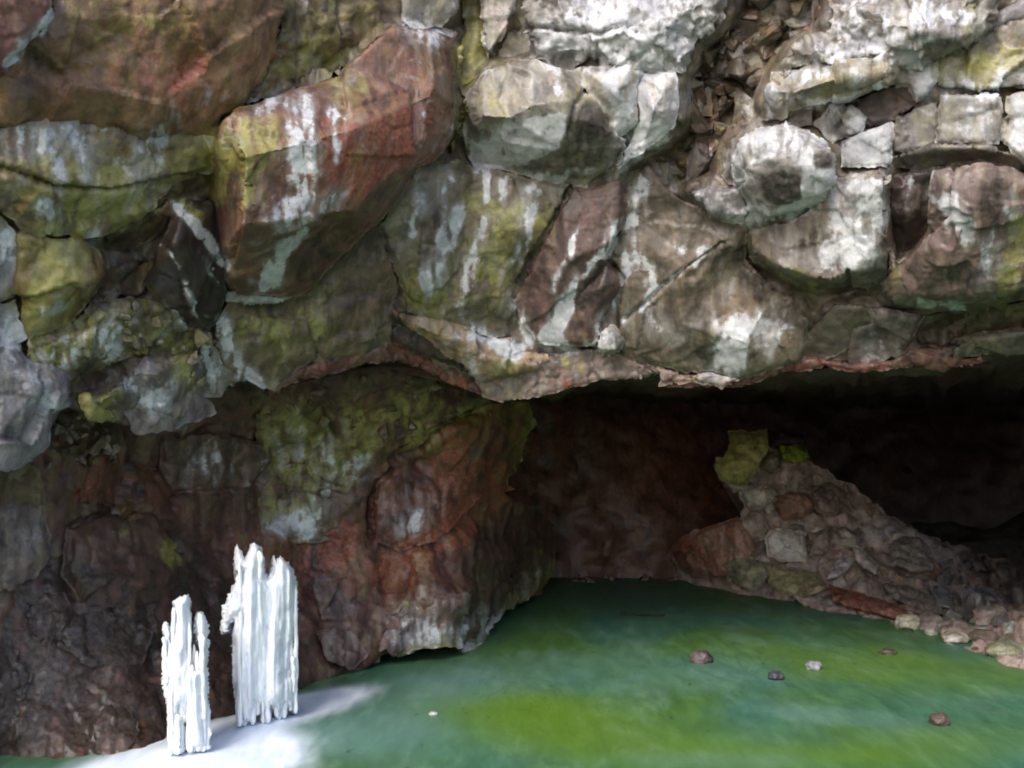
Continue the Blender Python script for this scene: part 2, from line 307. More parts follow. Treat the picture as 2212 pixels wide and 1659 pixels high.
SP(0,.35, 1700,525, 1900,505, 1910,570, 1800,590, 1690,575); SP(3,.35, 1640,502, 1790,446, 1800,520, 1700,560, 1650,560); SP(0,.45, 1830,385, 1915,385, 1912,460, 1840,450)
SP(3,.4, 2130,380, 2160,380, 2150,470, 2120,520, 2100,430); SP(1,.45, 2180,480, 2230,450, 2230,600, 2150,640, 2160,560); SP(3,.3, 2010,520, 2060,500, 2100,560, 2040,560)
SP(0,.75, 560,612, 600,612, 640,522, 655,492, 600,530); SP(0,.6, 375,440, 402,432, 450,500, 487,578, 460,555); SP(1,.4, 375,440, 402,432, 450,500, 487,578, 460,555)
SP(1,.95, 345,1168, 375,1165, 398,1185, 396,1215, 370,1232, 345,1220, 338,1190); ST(0,.3,22, 350,1215, 385,1185)
ST(0,.3,45, 640,950, 750,985); ST(0,.4,24, 600,1140, 670,1120, 700,1080); ST(1,.3,40, 600,1130, 690,1090); ST(0,.3,30, 420,1000, 470,1000); ST(0,.3,22, 1020,1380, 1060,1330); ST(1,.4,16, 1000,1400, 1060,1350, 1120,1310, 1180,1230); ST(1,.4,16, 870,1415, 950,1385)
ST(2,.45,26, 930,1170, 1000,1130, 1050,1070); ST(2,.3,26, 1090,940, 1000,1000)
ST(1,.25,24, 1480,620, 1560,560); ST(1,.3,14, 1500,750, 1580,700); ST(1,.35,20, 1260,720, 1240,690)
ST(2,.4,45, 960,1120, 1040,1060); ST(2,.3,50, 880,1220, 800,1180); ST(1,.3,60, 640,930, 760,970, 860,930)
ST(3,.6,120, 60,1480, 180,1400, 300,1560); ST(0,-.3,120, 120,1480, 250,1450); ST(0,.35,40, 1440,180, 1330,160); ST(0,.3,60, 1850,60, 1960,40)  # starts with more overhang shade painted at the lower left, white thinned there
ST(1,.55,14, 1015,1405, 1055,1370, 1090,1320, 1150,1290, 1190,1235); ST(0,.4,16, 1010,1390, 1060,1345, 1120,1305, 1180,1220); ST(1,.4,16, 870,1412, 950,1385, 1000,1395); ST(0,.3,30, 880,1380, 960,1350)
ST(0,.25,50, 450,1000, 540,1010); ST(0,.25,40, 870,1110, 920,1080); ST(0,.22,60, 620,980, 740,1000)


def crack_at(x, y):
    d_ = np.zeros(len(x)); z = 0*x
    wx = x+4*fbm(np.stack([x/22, y/22, z+1.5], -1), 3, .55); wy = y+4*fbm(np.stack([x/22+9, y/22, z+4.5], -1), 3, .55)
    for dep, r, p in CRACKS:
        if p[:, 0].min()-30 > x.max() or p[:, 0].max()+30 < x.min() or p[:, 1].min()-30 > y.max() or p[:, 1].max()+30 < y.min(): continue
        best = np.full(len(x), 1e9)
        for a, b2 in zip(p[:-1], p[1:]):
            d = b2-a; t = np.clip(((wx-a[0])*d[0]+(wy-a[1])*d[1])/((d@d)+1e-9), 0, 1)
            best = np.minimum(best, (wx-a[0]-t*d[0])**2+(wy-a[1]-t*d[1])**2)
        d_ = np.maximum(d_, dep*np.exp(-best/(r*r)))
    return d_
def stain_shade_at(x, y, base):
    m = np.tile(np.array(base, float), (len(x), 1)); z = 0*x
    for ch in range(4): m[:, ch] *= 1+1.1*fbm(np.stack([x/95+ch*31, y/120, z+3.3*ch], -1), 3)
    x0, x1, y0, y1 = x.min(), x.max(), y.min(), y.max()
    wx = x+11*fbm(np.stack([x/45, y/60, z+.5], -1), 3, .55)+3*perlin(np.stack([x/9, y/14, z+7.5], -1)); wy = y+16*fbm(np.stack([x/40+9, y/70, z+4.5], -1), 3, .55)
    mod = np.clip(.78+1.0*fbm(np.stack([x/16, y/75, z+2.2], -1), 3, .6)+.5*fbm(np.stack([x/26, y/26, z+8.2], -1), 2), 0, 1.6)
    for ch, s, r, p in STROKES:
        r = r*1.25; e = 2.4*r+25
        if p[:, 0].min()-e > x1 or p[:, 0].max()+e < x0 or p[:, 1].min()-e > y1 or p[:, 1].max()+e < y0: continue
        best = np.full(len(x), 1e9)
        if len(p) == 1: best = (wx-p[0, 0])**2+(wy-p[0, 1])**2
        for a, b2 in zip(p[:-1], p[1:]):
            d = b2-a; L = (d@d)+1e-9
            t = np.clip(((wx-a[0])*d[0]+(wy-a[1])*d[1])/L, 0, 1)
            best = np.minimum(best, (wx-a[0]-t*d[0])**2+(wy-a[1]-t*d[1])**2)
        g_ = s*mod*np.exp(-best/(r*r)); m[:, ch] += g_
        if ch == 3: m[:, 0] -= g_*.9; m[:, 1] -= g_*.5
    lx, ly_ = x+.35*(wx-x), y+.35*(wy-y)
    for ch, s, p in PATCHES:
        if p[:, 0].min()-20 > x1 or p[:, 0].max()+20 < x0 or p[:, 1].min()-20 > y1 or p[:, 1].max()+20 < y0: continue
        d = seg_dist(lx, ly_, p); d = np.where(inside(lx, ly_, p), d, -d); g_ = s*(.55+.45*mod)/(1+np.exp(-d/3.0)); m[:, ch] += g_
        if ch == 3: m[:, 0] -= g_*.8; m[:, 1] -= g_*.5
    return np.clip(m, 0, 1.1)

# ------------------------------------------------------------------ object helpers
def link(name, verts, faces, mat, col=None, parent=None, stain_shade=None, smooth=True, origin=None, bump=.5):
    v = np.asarray(verts, float)
    o0 = v.mean(0) if origin is None else np.array(origin, float)
    me = bpy.data.meshes.new(name); me.from_pydata((v-o0).tolist(), [], [list(map(int, f)) for f in faces]); me.update()
    if stain_shade is not None:
        a = me.attributes.new('stain_shade', 'FLOAT_COLOR', 'POINT'); a.data.foreach_set('color', np.asarray(stain_shade, np.float32).ravel())
    me.polygons.foreach_set('use_smooth', [smooth]*len(me.polygons))
    me.materials.append(mat)
    o = bpy.data.objects.new(name, me); C.objects.link(o); o.location = o0
    if col is not None: o.color = (*col, bump)
    if parent is not None:
        o.parent = parent; o.location = o0-np.array(parent.location)
    return o
def tag(o, label=None, cat=None, group=None, kind=None):
    if label: o['label'] = label
    if cat: o['category'] = cat
    if group: o['group'] = group
    if kind: o['kind'] = kind
    return o
def densify(pts, step, jit, rng):
    out = []
    n = len(pts)
    for i in range(n):
        a, b = np.array(pts[i][:2], float), np.array(pts[(i+1) % n][:2], float)
        L = np.linalg.norm(b-a); k = max(1, int(L/step))
        nrm = np.array([-(b-a)[1], (b-a)[0]])/max(L, 1e-6)
        for q in range(k):
            j = 0 if q == 0 else rng.normal()*jit
            out.append(a+(b-a)*q/k+nrm*j)
    return np.array(out)
def seg_dist(x, y, poly):
    best = np.full(len(x), 1e18)
    for a, b in zip(poly, np.roll(poly, -1, 0)):
        d = b-a; L = d@d+1e-9
        t = np.clip(((x-a[0])*d[0]+(y-a[1])*d[1])/L, 0, 1)
        best = np.minimum(best, (x-a[0]-t*d[0])**2+(y-a[1]-t*d[1])**2)
    return np.sqrt(best)
def inside(x, y, poly):
    r = np.zeros(len(x), bool); j = len(poly)-1
    for i in range(len(poly)):
        xi, yi = poly[i]; xj, yj = poly[j]
        c = ((yi > y) != (yj > y)) & (x < (xj-xi)*(y-yi)/(yj-yi+1e-12)+xi); r ^= c; j = i
    return r
def coarse(out3, ridges, x, y):
    """piecewise-planar relief from corner values: outline corners and ridge points (x, y, closer-by)"""
    pts = [tuple(p[:2]) for p in out3]; val = [p[2] if len(p) > 2 else 0.0 for p in out3]
    ed = [(i, (i+1) % len(out3)) for i in range(len(out3))]
    for r in ridges:
        prev = None
        for p in r:
            k = None
            for i, q in enumerate(pts):
                if abs(q[0]-p[0])+abs(q[1]-p[1]) < 1e-6: k = i
            if k is None: pts.append(tuple(p[:2])); val.append(p[2]); k = len(pts)-1
            if prev is not None: ed.append((prev, k))
            prev = k
    V, E, F, ov, oe, of = delaunay_2d_cdt([Vector(p) for p in pts], ed, [], 1, 1e-6)
    vv = np.array([np.mean([val[i] for i in o]) if o else 0.0 for o in ov]); V = np.array([tuple(p) for p in V])
    best = np.full(len(x), -1e9); res = np.zeros(len(x))
    for f in F:
        a, b, c = V[list(f)]
        det = (b[1]-c[1])*(a[0]-c[0])+(c[0]-b[0])*(a[1]-c[1])
        if abs(det) < 1e-6: continue
        l1 = ((b[1]-c[1])*(x-c[0])+(c[0]-b[0])*(y-c[1]))/det
        l2 = ((c[1]-a[1])*(x-c[0])+(a[0]-c[0])*(y-c[1]))/det
        l3 = 1-l1-l2; mn = np.minimum(np.minimum(l1, l2), l3)
        r = np.clip(l1, -.3, 1.3)*vv[f[0]]+np.clip(l2, -.3, 1.3)*vv[f[1]]+np.clip(l3, -.3, 1.3)*vv[f[2]]
        m = mn > best; res = np.where(m, r, res); best = np.where(m, mn, best)
    return res
def normals(V, F):
    F = np.asarray(F); n = np.cross(V[F[:, 1]]-V[F[:, 0]], V[F[:, 2]]-V[F[:, 0]])
    N_ = np.zeros_like(V)
    for k in range(3): np.add.at(N_, F[:, k], n)
    N_ /= np.linalg.norm(N_, axis=1)[:, None]+1e-12
    s = np.sign((N_*(np.array([0, 0, CAMH])-V)).sum(1).mean())
    return N_*(s if s else 1)

def slab(name, pts, base, off=.25, tx=0., ty=0., ridges=(), bulge=.0, bw=40., bev=.06, bevw=9., rough=.02, chis=.02, csize=.22,
         thick=.5, col=(.15, .1, .06), st=(0, 0, 0, 0), sp_=6.0, jit=1.6, parent=None, mat=None, shrink=.08, edge=None, seed=None, smoothdepth=True, lump=0.0, lumpf=3.0, grow=0.0, bump=.5, field=None, flush=.85, fw=16., cfun=False, rgain=1.0):
    """one rock: traced outline, own distance and tilt, broken relief, rounded arrises, sides and back"""
    rng = np.random.default_rng(abs(hash((round(pts[0][0]), round(pts[0][1]), len(pts)))) % 2**31 if seed is None else seed)
    if grow:
        q = np.array([p[:2] for p in pts], float); e1 = q-np.roll(q, 1, 0); e2 = np.roll(q, -1, 0)-q
        e1 /= np.linalg.norm(e1, axis=1)[:, None]+1e-9; e2 /= np.linalg.norm(e2, axis=1)[:, None]+1e-9
        sg = np.sign(np.sum(q[:, 0]*np.roll(q[:, 1], -1)-np.roll(q[:, 0], -1)*q[:, 1])); tg = e1+e2
        nr = np.stack([tg[:, 1], -tg[:, 0]], -1)*sg; nr /= np.linalg.norm(nr, axis=1)[:, None]+1e-9
        q2 = q+nr*grow; mp = {(round(a, 3), round(b, 3)): (c[0], c[1]) for (a, b), c in zip(q, q2)}
        pts = [(c[0], c[1], *p[2:]) for p, c in zip(pts, q2)]
        ridges = [[(*mp.get((round(p[0], 3), round(p[1], 3)), p[:2]), p[2]) for p in r] for r in ridges]
    if cfun:
        P0 = np.array([p[:2] for p in pts], float); cx, cy = P0.mean(0)
        def f(x, y):
            dist = seg_dist(x, y, P0); c = off+tx*(x-cx)/100+ty*(y-cy)/100
            if ridges or any(len(p) > 2 for p in pts): c = c+rgain*coarse(pts, ridges, x, y)
            if bulge: c = c+bulge*np.sqrt(np.clip(1-(1-np.clip(dist/bw, 0, 1))**2, 0, 1))
            return c
        return P0, f
    out = densify(pts, sp_*1.3, jit, rng)
    x0, y0 = out.min(0); x1, y1 = out.max(0)
    gx, gy = np.meshgrid(np.arange(x0, x1, sp_), np.arange(y0, y1, sp_*.87))
    gx = gx+((np.arange(gx.shape[0]) % 2)*sp_*.5)[:, None]
    gx = gx.ravel()+rng.normal(size=gx.size)*sp_*.16; gy = gy.ravel()+rng.normal(size=gy.size)*sp_*.16
    m = inside(gx, gy, out); gx, gy = gx[m], gy[m]
    m = seg_dist(gx, gy, out) > sp_*.5; gx, gy = gx[m], gy[m]
    allp = [Vector((a, b)) for a, b in out]+[Vector((a, b)) for a, b in zip(gx, gy)]
    n = len(out)
    V2, E, F, *_ = delaunay_2d_cdt(allp, [(i, (i+1) % n) for i in range(n)], [], 1, 1e-5)
    V2 = np.array([tuple(p) for p in V2]); F = [tuple(f) for f in F]
    x, y = V2[:, 0], V2[:, 1]; cx, cy = np.mean([p[0] for p in pts]), np.mean([p[1] for p in pts])
    dist = seg_dist(x, y, np.array([p[:2] for p in pts], float))
    c = off+tx*(x-cx)/100+ty*(y-cy)/100
    if ridges or any(len(p) > 2 for p in pts): c = c+rgain*coarse(pts, ridges, x, y)
    if bulge: c = c+bulge*np.sqrt(np.clip(1-(1-np.clip(dist/bw, 0, 1))**2, 0, 1))
    if field is not None:
        wgt = flush*np.exp(-(dist/fw)**2); c = c*(1-wgt)+field(x, y)*wgt
    c = c-bev*np.exp(-(dist/bevw)**1.2)
    D = base(x, y)-c
    V = P3(x, y, D); Nn = normals(V, F)
    dsp = rough*fbm(V*3.2, 5, .55)+chis*chisel(V, csize)+chis*.45*chisel(V*1.7+5, csize*.6, 9)
    if lump: dsp = dsp+lump*fbm(V*lumpf+9, 3, .5)
    if field is None: dsp = dsp*np.clip(.35+dist/14, 0, 1)
    else: dsp = dsp+(.035 if rough < .016 else .06)*chisel(V+2, .62, 17)
    if field is not None or name == 'undercut_wall': dsp = dsp-crack_at(x, y)
    V = V+Nn*dsp[:, None]
    stn = stain_shade_at(x, y, st)
    # arrises weather pale: mineral crust gathers along the exposed edge of a block
    if edge: stn[:, edge[0]] += edge[1]*np.exp(-(dist/edge[2])**2)
    # sides and back
    cnt = {}
    for f in F:
        for i in range(3):
            a, b = f[i], f[(i+1) % 3]; cnt[(min(a, b), max(a, b))] = cnt.get((min(a, b), max(a, b)), 0)+1
    nxt = {}
    for f in F:
        for i in range(3):
            a, b = f[i], f[(i+1) % 3]
            if cnt[(min(a, b), max(a, b))] == 1: nxt[a] = b
    loop = [next(iter(nxt))]
    while len(loop) <= len(nxt):
        q = nxt.get(loop[-1])
        if q is None or q == loop[0]: break
        loop.append(q)
    L = np.array(loop); ctr = V[L].mean(0)
    view = ctr-np.array([0, 0, CAMH]); view /= np.linalg.norm(view)
    mn = -Nn.mean(0); mn /= np.linalg.norm(mn); back = view*.75+mn*.25; back /= np.linalg.norm(back)
    faces = [(f[0], f[2], f[1]) for f in F]; Vs = [V]; Ss = [stn]; prev = L; base_i = len(V)
    for k, tt in enumerate((.12, .45, 1.0)):
        ring = V[L]+back*thick*tt; sh = shrink*(.3 if k == 0 else (.7 if k == 1 else 1.2))
        ring = ring+(ctr+back*thick*tt-ring)*sh
        ring = ring+(fbm(ring*4, 3)[:, None]*.008*(k > 0))
        idx = np.arange(len(L))+base_i; base_i += len(L); Vs.append(ring); Ss.append(stn[L]*.6)
        for i in range(len(L)):
            j = (i+1) % len(L); faces.append((prev[j], prev[i], idx[i], idx[j]))
        prev = idx
    Vs.append((ctr+back*thick)[None]); Ss.append(stn[L[:1]]*0)
    for i in range(len(L)): faces.append((prev[(i+1) % len(L)], prev[i], base_i))
    # orientation: front faces must look at the camera
    VV = np.concatenate(Vs); f0 = faces[len(F)//2]
    nn = np.cross(VV[f0[1]]-VV[f0[0]], VV[f0[2]]-VV[f0[0]])
    if nn@(np.array([0, 0, CAMH])-VV[f0[0]]) < 0: faces = [tuple(reversed(f)) for f in faces]
    return link(name, VV, faces, mat or ROCK, col, parent, np.concatenate(Ss), bump=bump)

def sheet(name, xs, ys, Dfun, col, st, rough=.05, chis=.06, csize=.4, flip=False, parent=None, mask=None):
    gx, gy = np.meshgrid(xs, ys); sh = gx.shape; x, y = gx.ravel(), gy.ravel()
    V = P3(x, y, Dfun(x, y)); n0, n1 = sh
    idx = np.arange(n0*n1).reshape(sh)
    q = np.stack([idx[:-1, :-1], idx[1:, :-1], idx[1:, 1:], idx[:-1, 1:]], -1).reshape(-1, 4)
    tri = np.concatenate([q[:, [0, 1, 2]], q[:, [0, 2, 3]]]); Nn = normals(V, tri)
    V = V+Nn*(rough*fbm(V*2.2, 5, .55)+chis*chisel(V, csize)+chis*.5*chisel(V+3, csize*.45, 5))[:, None]
    return link(name, V, q, ROCK, col, parent, stain_shade_at(x, y, st)), V.reshape(*sh, 3)
def tag_struct(o): o['kind'] = 'structure'; return o

# relief shared by neighbouring blocks, so that they meet flush as one fractured mass
class Field:
    def __init__(s, x0, x1, y0, y1, st=6.0, fill=0.0):
        s.x0, s.y0, s.st = x0, y0, st; s.nx, s.ny = int((x1-x0)/st)+1, int((y1-y0)/st)+1
        s.g = np.zeros((s.ny, s.nx)); s.m = np.full((s.ny, s.nx), .01)
    def add(s, P0, f):
        gx, gy = np.meshgrid(s.x0+s.st*np.arange(s.nx), s.y0+s.st*np.arange(s.ny)); gx, gy = gx.ravel(), gy.ravel()
        lo, hi = P0.min(0), P0.max(0); k = np.where((gx >= lo[0]) & (gx <= hi[0]) & (gy >= lo[1]) & (gy <= hi[1]))[0]
        k = k[inside(gx[k], gy[k], P0)]
        if len(k): s.g.ravel()[k] = f(gx[k], gy[k]); s.m.ravel()[k] = 1
    def blur(s, r):
        t = np.arange(-3*r, 3*r+1); w_ = np.exp(-(t/r)**2/1.0); w_ /= w_.sum(); R = 3*r
        def bl(q):
            a = np.pad(q, R, 'edge'); a = np.apply_along_axis(lambda v: np.convolve(v, w_, 'valid'), 0, a)
            return np.apply_along_axis(lambda v: np.convolve(v, w_, 'valid'), 1, a)
        s.g = bl(s.g*s.m)/bl(s.m)
    def __call__(s, x, y):
        u = np.clip((x-s.x0)/s.st, 0, s.nx-1.001); v = np.clip((y-s.y0)/s.st, 0, s.ny-1.001); i, j = u.astype(int), v.astype(int); a, b = u-i, v-j
        return (s.g[j, i]*(1-a)+s.g[j, i+1]*a)*(1-b)+(s.g[j+1, i]*(1-a)+s.g[j+1, i+1]*a)*b
# colours of bare rock
BR = (.17, .10, .052); RD = (.21, .075, .05); PU = (.125, .088, .085); DK = (.04, .031, .026); GY = (.21, .20, .21)
PL = (.40, .385, .36); GB = (.145, .118, .09); OC = (.34, .23, .12); MB = (.09, .058, .04); LV = (.30, .29, .32)

# ================================================================== the setting
ICE_FOOT = lambda x, y: (x, y, float(Dice(y)))
cliffD = rbf([(-900,-900,4.6),(-900,400,5.4),(-900,1100,5.6),(0,-900,5.6),(0,0,6.2),(0,500,6.6),(0,1000,6.8),(500,0,7.0),(500,300,7.4),(500,600,7.9),(450,900,8.4),
    (1000,-900,8.4),(1000,0,8.6),(1000,400,8.9),(1000,830,9.5),(1500,0,8.3),(1500,400,8.9),(1500,800,9.5),(1900,400,8.2),(1900,700,8.9),
    (2212,-900,7.9),(2212,0,7.6),(2212,400,7.8),(2212,760,8.8),(3200,-900,7.5),(3200,0,7.4),(3200,760,8.2)])
LIP = np.array([(-900,1150),(-100,1080),(0,1010),(90,960),(130,880),(190,905),(290,930),(440,895),(475,825),(590,828),(650,795),(720,785),(790,760),(850,765),(920,795),(1000,835),
    (1060,855),(1160,845),(1290,810),(1420,815),(1530,815),(1600,822),(1700,788),(1850,790),(1990,775),(2040,785),(2130,765),(2212,755),(3200,740)], float)
lipy = lambda x: np.interp(x, LIP[:, 0], LIP[:, 1])

# cliff body: rows run from far above the frame down to the lip, then turn back under it as the roof of the cave
xs = np.concatenate([np.arange(-900, -60, 18), np.arange(-60, 2280, 9), np.arange(2280, 3300, 18)])
ts = np.concatenate([np.linspace(-1.1, -.03, 60), np.linspace(0, 1, 92)])
gx = np.tile(xs, (len(ts), 1)); ly = lipy(xs)[None, :]-6
gy = np.where(ts[:, None] < 0, ts[:, None]*850, ts[:, None]*ly)
D = cliffD(gx, gy)+.06
Vc = P3(gx.ravel(), gy.ravel(), D.ravel()); cgx, cgy, cvec = gx.ravel(), gy.ravel(), odir(gx.ravel(), gy.ravel())
idx = np.arange(gx.size).reshape(gx.shape)
q = np.stack([idx[:-1, :-1], idx[1:, :-1], idx[1:, 1:], idx[:-1, 1:]], -1).reshape(-1, 4)
Nn = normals(Vc, np.concatenate([q[:, :3], q[:, [0, 2, 3]]]))
Vc = Vc+Nn*(.04*fbm(Vc*2.5, 5, .55)+.05*chisel(Vc, .3)+.03*chisel(Vc+4, .13, 3))[:, None]
stc = stain_shade_at(gx.ravel(), gy.ravel(), (.22, .25, .08, .25))
lipV = Vc.reshape(*gx.shape, 3)[-1]
rows = [lipV]; back = [.12, .3, .55, .9, 1.4, 2.0, 2.8, 3.8, 5, 6.5, 8.5, 11, 14, 18]
for b in back:
    r = lipV.copy(); r[:, 1] += b; 
    sm = min(1, b/4); k = np.ones(41)/41
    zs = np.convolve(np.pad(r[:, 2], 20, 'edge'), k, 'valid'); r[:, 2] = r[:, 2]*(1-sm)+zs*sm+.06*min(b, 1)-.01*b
    r[:, 0] *= (1+b/9.5)
    r[:, 2] += .10*fbm(r*1.5, 4)+.12*chisel(r, .5)*min(1, b)
    rows.append(r)
roof = np.concatenate(rows[1:]); n0 = len(Vc); nx = len(xs)
faces = q.tolist(); last = idx[-1]
for k in range(len(back)):
    cur = n0+k*nx+np.arange(nx)
    for i in range(nx-1): faces.append((last[i], cur[i], cur[i+1], last[i+1]))
    last = cur
Vall = np.concatenate([Vc, roof])
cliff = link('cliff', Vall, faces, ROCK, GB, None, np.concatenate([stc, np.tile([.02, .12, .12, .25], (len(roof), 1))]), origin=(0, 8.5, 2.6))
tag(cliff, 'overhanging basalt cliff of jointed blocks above the cave mouth', 'cliff'); tag_struct(cliff)

# rock mass that closes the cave behind and at the sides
def shell():
    pts = [(-15, 4.5), (-15, 14), (-13, 24), (-4, 29), (8, 31), (20, 29), (27, 20), (26, 7), (20, 5)]
    path = densify([(a, b, 0) for a, b in pts], .5, .0, np.random.default_rng(3))[:-40]
    zs = np.linspace(-.5, 5, 14); V = []; 
    for z in zs:
        for p in path: V.append((p[0], p[1], z))
    V = np.array(V); n = len(path)
    V[:, :2] += (.5*fbm(V*.6, 4)+.35*chisel(V, 1.1))[:, None]
    F = [(r*n+i, r*n+i+1, (r+1)*n+i+1, (r+1)*n+i) for r in range(len(zs)-1) for i in range(n-1)]
    o = link('cave_wall', V, F, ROCK, MB, None, np.tile([.03, .08, .15, .3], (len(V), 1)), origin=(5, 30, 0))
    return tag_struct(o)
cave = shell()

# floor of the sinkhole, one sheet out past the rim
def terrain():
    xs = np.concatenate([np.arange(-120, -16, 8.), np.arange(-16, 26, .6), np.arange(26, 121, 8.)]); ys = np.concatenate([np.arange(-120, -16, 8.), np.arange(-16, 32, .6), np.arange(32, 121, 8.)])
    X, Y = np.meshgrid(xs, ys); x, y = X.ravel(), Y.ravel(); p = np.stack([x, y, 0*x], -1)
    r = np.hypot(x-2, y-5)
    z = -.35+.18*fbm(p*.7, 4)
    # unseen opposite side of the sinkhole, added behind the viewer to block low sky
    back = np.clip((-y-4)/9, 0, 1)*np.clip((r-9)/8, 0, 1); z = z+2.2*back**1.2+.6*back*fbm(p*.5, 4)
    z = z+np.clip((y-13-.25*np.abs(x-8))/6, 0, 1)*.5*(x > 3)
    z = z+np.clip((y-13)/4, 0, 1)*(x > 3)*(.4*chisel(p, 1.3)+.35*fbm(p*1.1, 3))
    V = np.stack([x, y, z], -1); n = len(xs)
    F = [(j*n+i, j*n+i+1, (j+1)*n+i+1, (j+1)*n+i) for j in range(len(ys)-1) for i in range(n-1)]
    return tag_struct(link('ground', V, F, ROCK, GB, None, np.tile([.15, .2, .05, .3], (len(V), 1)), origin=(0, 0, 0)))
ground = terrain()

# frozen pond
def pond():
    xs = np.arange(-7.5, 9.01, .12); ys = np.arange(1.5, 18.5, .12)
    X, Y = np.meshgrid(xs, ys); x, y = X.ravel(), Y.ravel(); p = np.stack([x, y, 0*x], -1)
    z = .012*fbm(p*.9, 3)
    # image-independent stains laid out on the ice itself: snow under the ice columns, algae tints
    st = np.zeros((len(x), 4))
    def blob(ch, s, cx, cy, rx, ry, a=0):
        ca, sa = math.cos(a), math.sin(a); u = (x-cx)*ca+(y-cy)*sa; v = -(x-cx)*sa+(y-cy)*ca
        st[:, ch] += s*np.exp(-((u/rx)**2+(v/ry)**2)**1.3)
    for ch, s, X0, Y0, rx, ry, a in PONDMARKS:
        d = P3(X0, Y0, float(Dice(Y0))); blob(ch, s, d[0], d[1], rx, ry, a)
    V = np.stack([x, y, z], -1); n = len(xs)
    V[:, 2] += .16*np.clip(st[:, 3], 0, 1.2)*(1+.25*fbm(p*3, 3))
    st[:, 3] = 0
    F = [(j*n+i, j*n+i+1, (j+1)*n+i+1, (j+1)*n+i) for j in range(len(ys)-1) for i in range(n-1)]
    return tag_struct(link('frozen_pond', V, F, ICE, None, None, np.clip(st, -1, 1.3), origin=(0, 8, 0)))
# channel, strength, traced point, radii in metres, turn (channel 3 heaps snow up)
PONDMARKS = [(0,1.3,450,1620,.6,.5,.5),(0,1.1,590,1550,.7,.32,.9),(0,1.0,700,1508,.55,.24,.9),(0,1.2,370,1680,.7,.4,.2),(0,.9,520,1640,.35,.3,.3),
    (3,.35,400,1650,.55,.4,0),(3,.3,560,1580,.5,.35,.6),
    (1,1.0,1130,1530,.9,.8,.2),(1,.7,1350,1600,1.1,.7,.1),(1,.8,1950,1440,1.6,1.0,-.4),(1,.6,2050,1600,1.0,.6,0),(1,.6,1700,1640,1.0,.35,0),
    (2,.9,840,1570,.5,.7,.4),(2,.8,960,1480,.7,.7,.3),(2,.6,1180,1430,1.4,.6,.2),(2,.7,1800,1545,.8,.3,-.3),(2,.6,1520,1640,.7,.22,0),(2,.5,1450,1470,1.4,.6,.2),(2,.6,740,1620,.3,.5,.5)]
ice = pond()

# undercut wall below the cliff on the left
wallD = rbf([(-600,900,5.6),(-600,1700,5.0),(0,850,7.3),(0,1250,7.7),(0,1659,7.5),(0,1720,7.1),(180,1700,7.25),(0,1900,6.6),(150,1500,7.8),(330,1645,7.6),(330,1800,7.4),(200,1200,8.2),(300,1300,8.4),(350,1000,9.0),
    (480,1590,8.45),(640,1500,9.3),(760,1455,10.0),(860,1440,10.4),(1010,1440,10.75),(1060,1370,12.0),(1110,1330,13.0),(1160,1295,14.4),(1203,1180,15.2),
    (600,820,9.2),(600,1000,10.1),(600,1250,10.0),(850,1250,10.6),(1000,1300,10.6),(900,1000,10.8),(900,820,9.9),(1140,850,11.8),(1140,950,12.6),(1092,1070,12.0),(1190,1100,14.8),(1060,950,11.0),(1080,1200,11.8),(450,830,8.8)])
W_OUT = [(-500,880),(0,860),(120,850),(300,840),(480,800),(700,770),(860,750),(1010,800),(1100,840),(1142,862),(1150,915),(1143,950),(1122,1000),(1100,1040),(1094,1072),(1122,1085),(1152,1098),(1182,1120),(1200,1150),(1204,1190),
    (1192,1240),(1160,1287),(1140,1292),(1110,1318),(1085,1318),(1060,1345),(1050,1388),(1030,1395),(1012,1412),(985,1398),(945,1385),(930,1400),(870,1420),(840,1412),(800,1435),(740,1470),(690,1490),(640,1500),
    (520,1570),(440,1610),(340,1650),(310,1720),(250,1900),(-500,1900)]
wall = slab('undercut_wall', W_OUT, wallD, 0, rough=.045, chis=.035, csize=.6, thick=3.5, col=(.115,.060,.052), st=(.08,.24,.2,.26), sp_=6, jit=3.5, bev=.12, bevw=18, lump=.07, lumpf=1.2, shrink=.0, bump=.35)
tag_struct(wall)

# back of the cave: red-brown wall seen through the mouth
backD = rbf([(1000,700,15.5),(1000,1240,16.8),(1200,1245,16.6),(1400,1245,16.4),(1560,1260,16.0),(1200,880,16.2),(1450,880,17.5),(1500,1050,17.2),(1700,860,20),(1700,1200,18.5),(2000,860,24),(2000,1200,22),(2400,860,26),(2400,1250,25)])
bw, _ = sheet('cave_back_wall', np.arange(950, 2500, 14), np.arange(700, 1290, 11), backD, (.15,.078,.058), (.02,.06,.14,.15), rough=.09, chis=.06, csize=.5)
tag_struct(bw)
# rubble slope on the right
SHORE = [(1420,1238),(1500,1264),(1580,1282),(1660,1296),(1720,1302),(1770,1322),(1850,1334),(1920,1352),(1990,1380),(2060,1402),(2140,1428),(2230,1462),(2400,1540)]
pileD = rbf([(a, b, float(Dice(b))) for a, b in SHORE]+[(1440,1150,15.6),(1520,1050,15.3),(1560,980,15.2),(1660,960,15.3),(1760,1010,15.5),(1880,1090,15.5),(2000,1170,15.4),(2110,1200,16.6),(2230,1230,15.6),(2110,1300,13.5),(2230,1350,11.9),(2400,1440,9.9),(2500,1240,15.5),(1700,1180,15.0),(1850,1230,14.6),(1980,1300,13.7),(1600,1130,15.1)])
P_OUT = SHORE+[(2500,1240),(2230,1225),(2110,1195),(2000,1155),(1880,1080),(1770,1005),(1700,975),(1640,965),(1580,975),(1545,1000),(1556,1040),(1596,1056),(1606,1100),(1600,1118),(1560,1128),(1490,1150),(1446,1188),(1440,1215)]
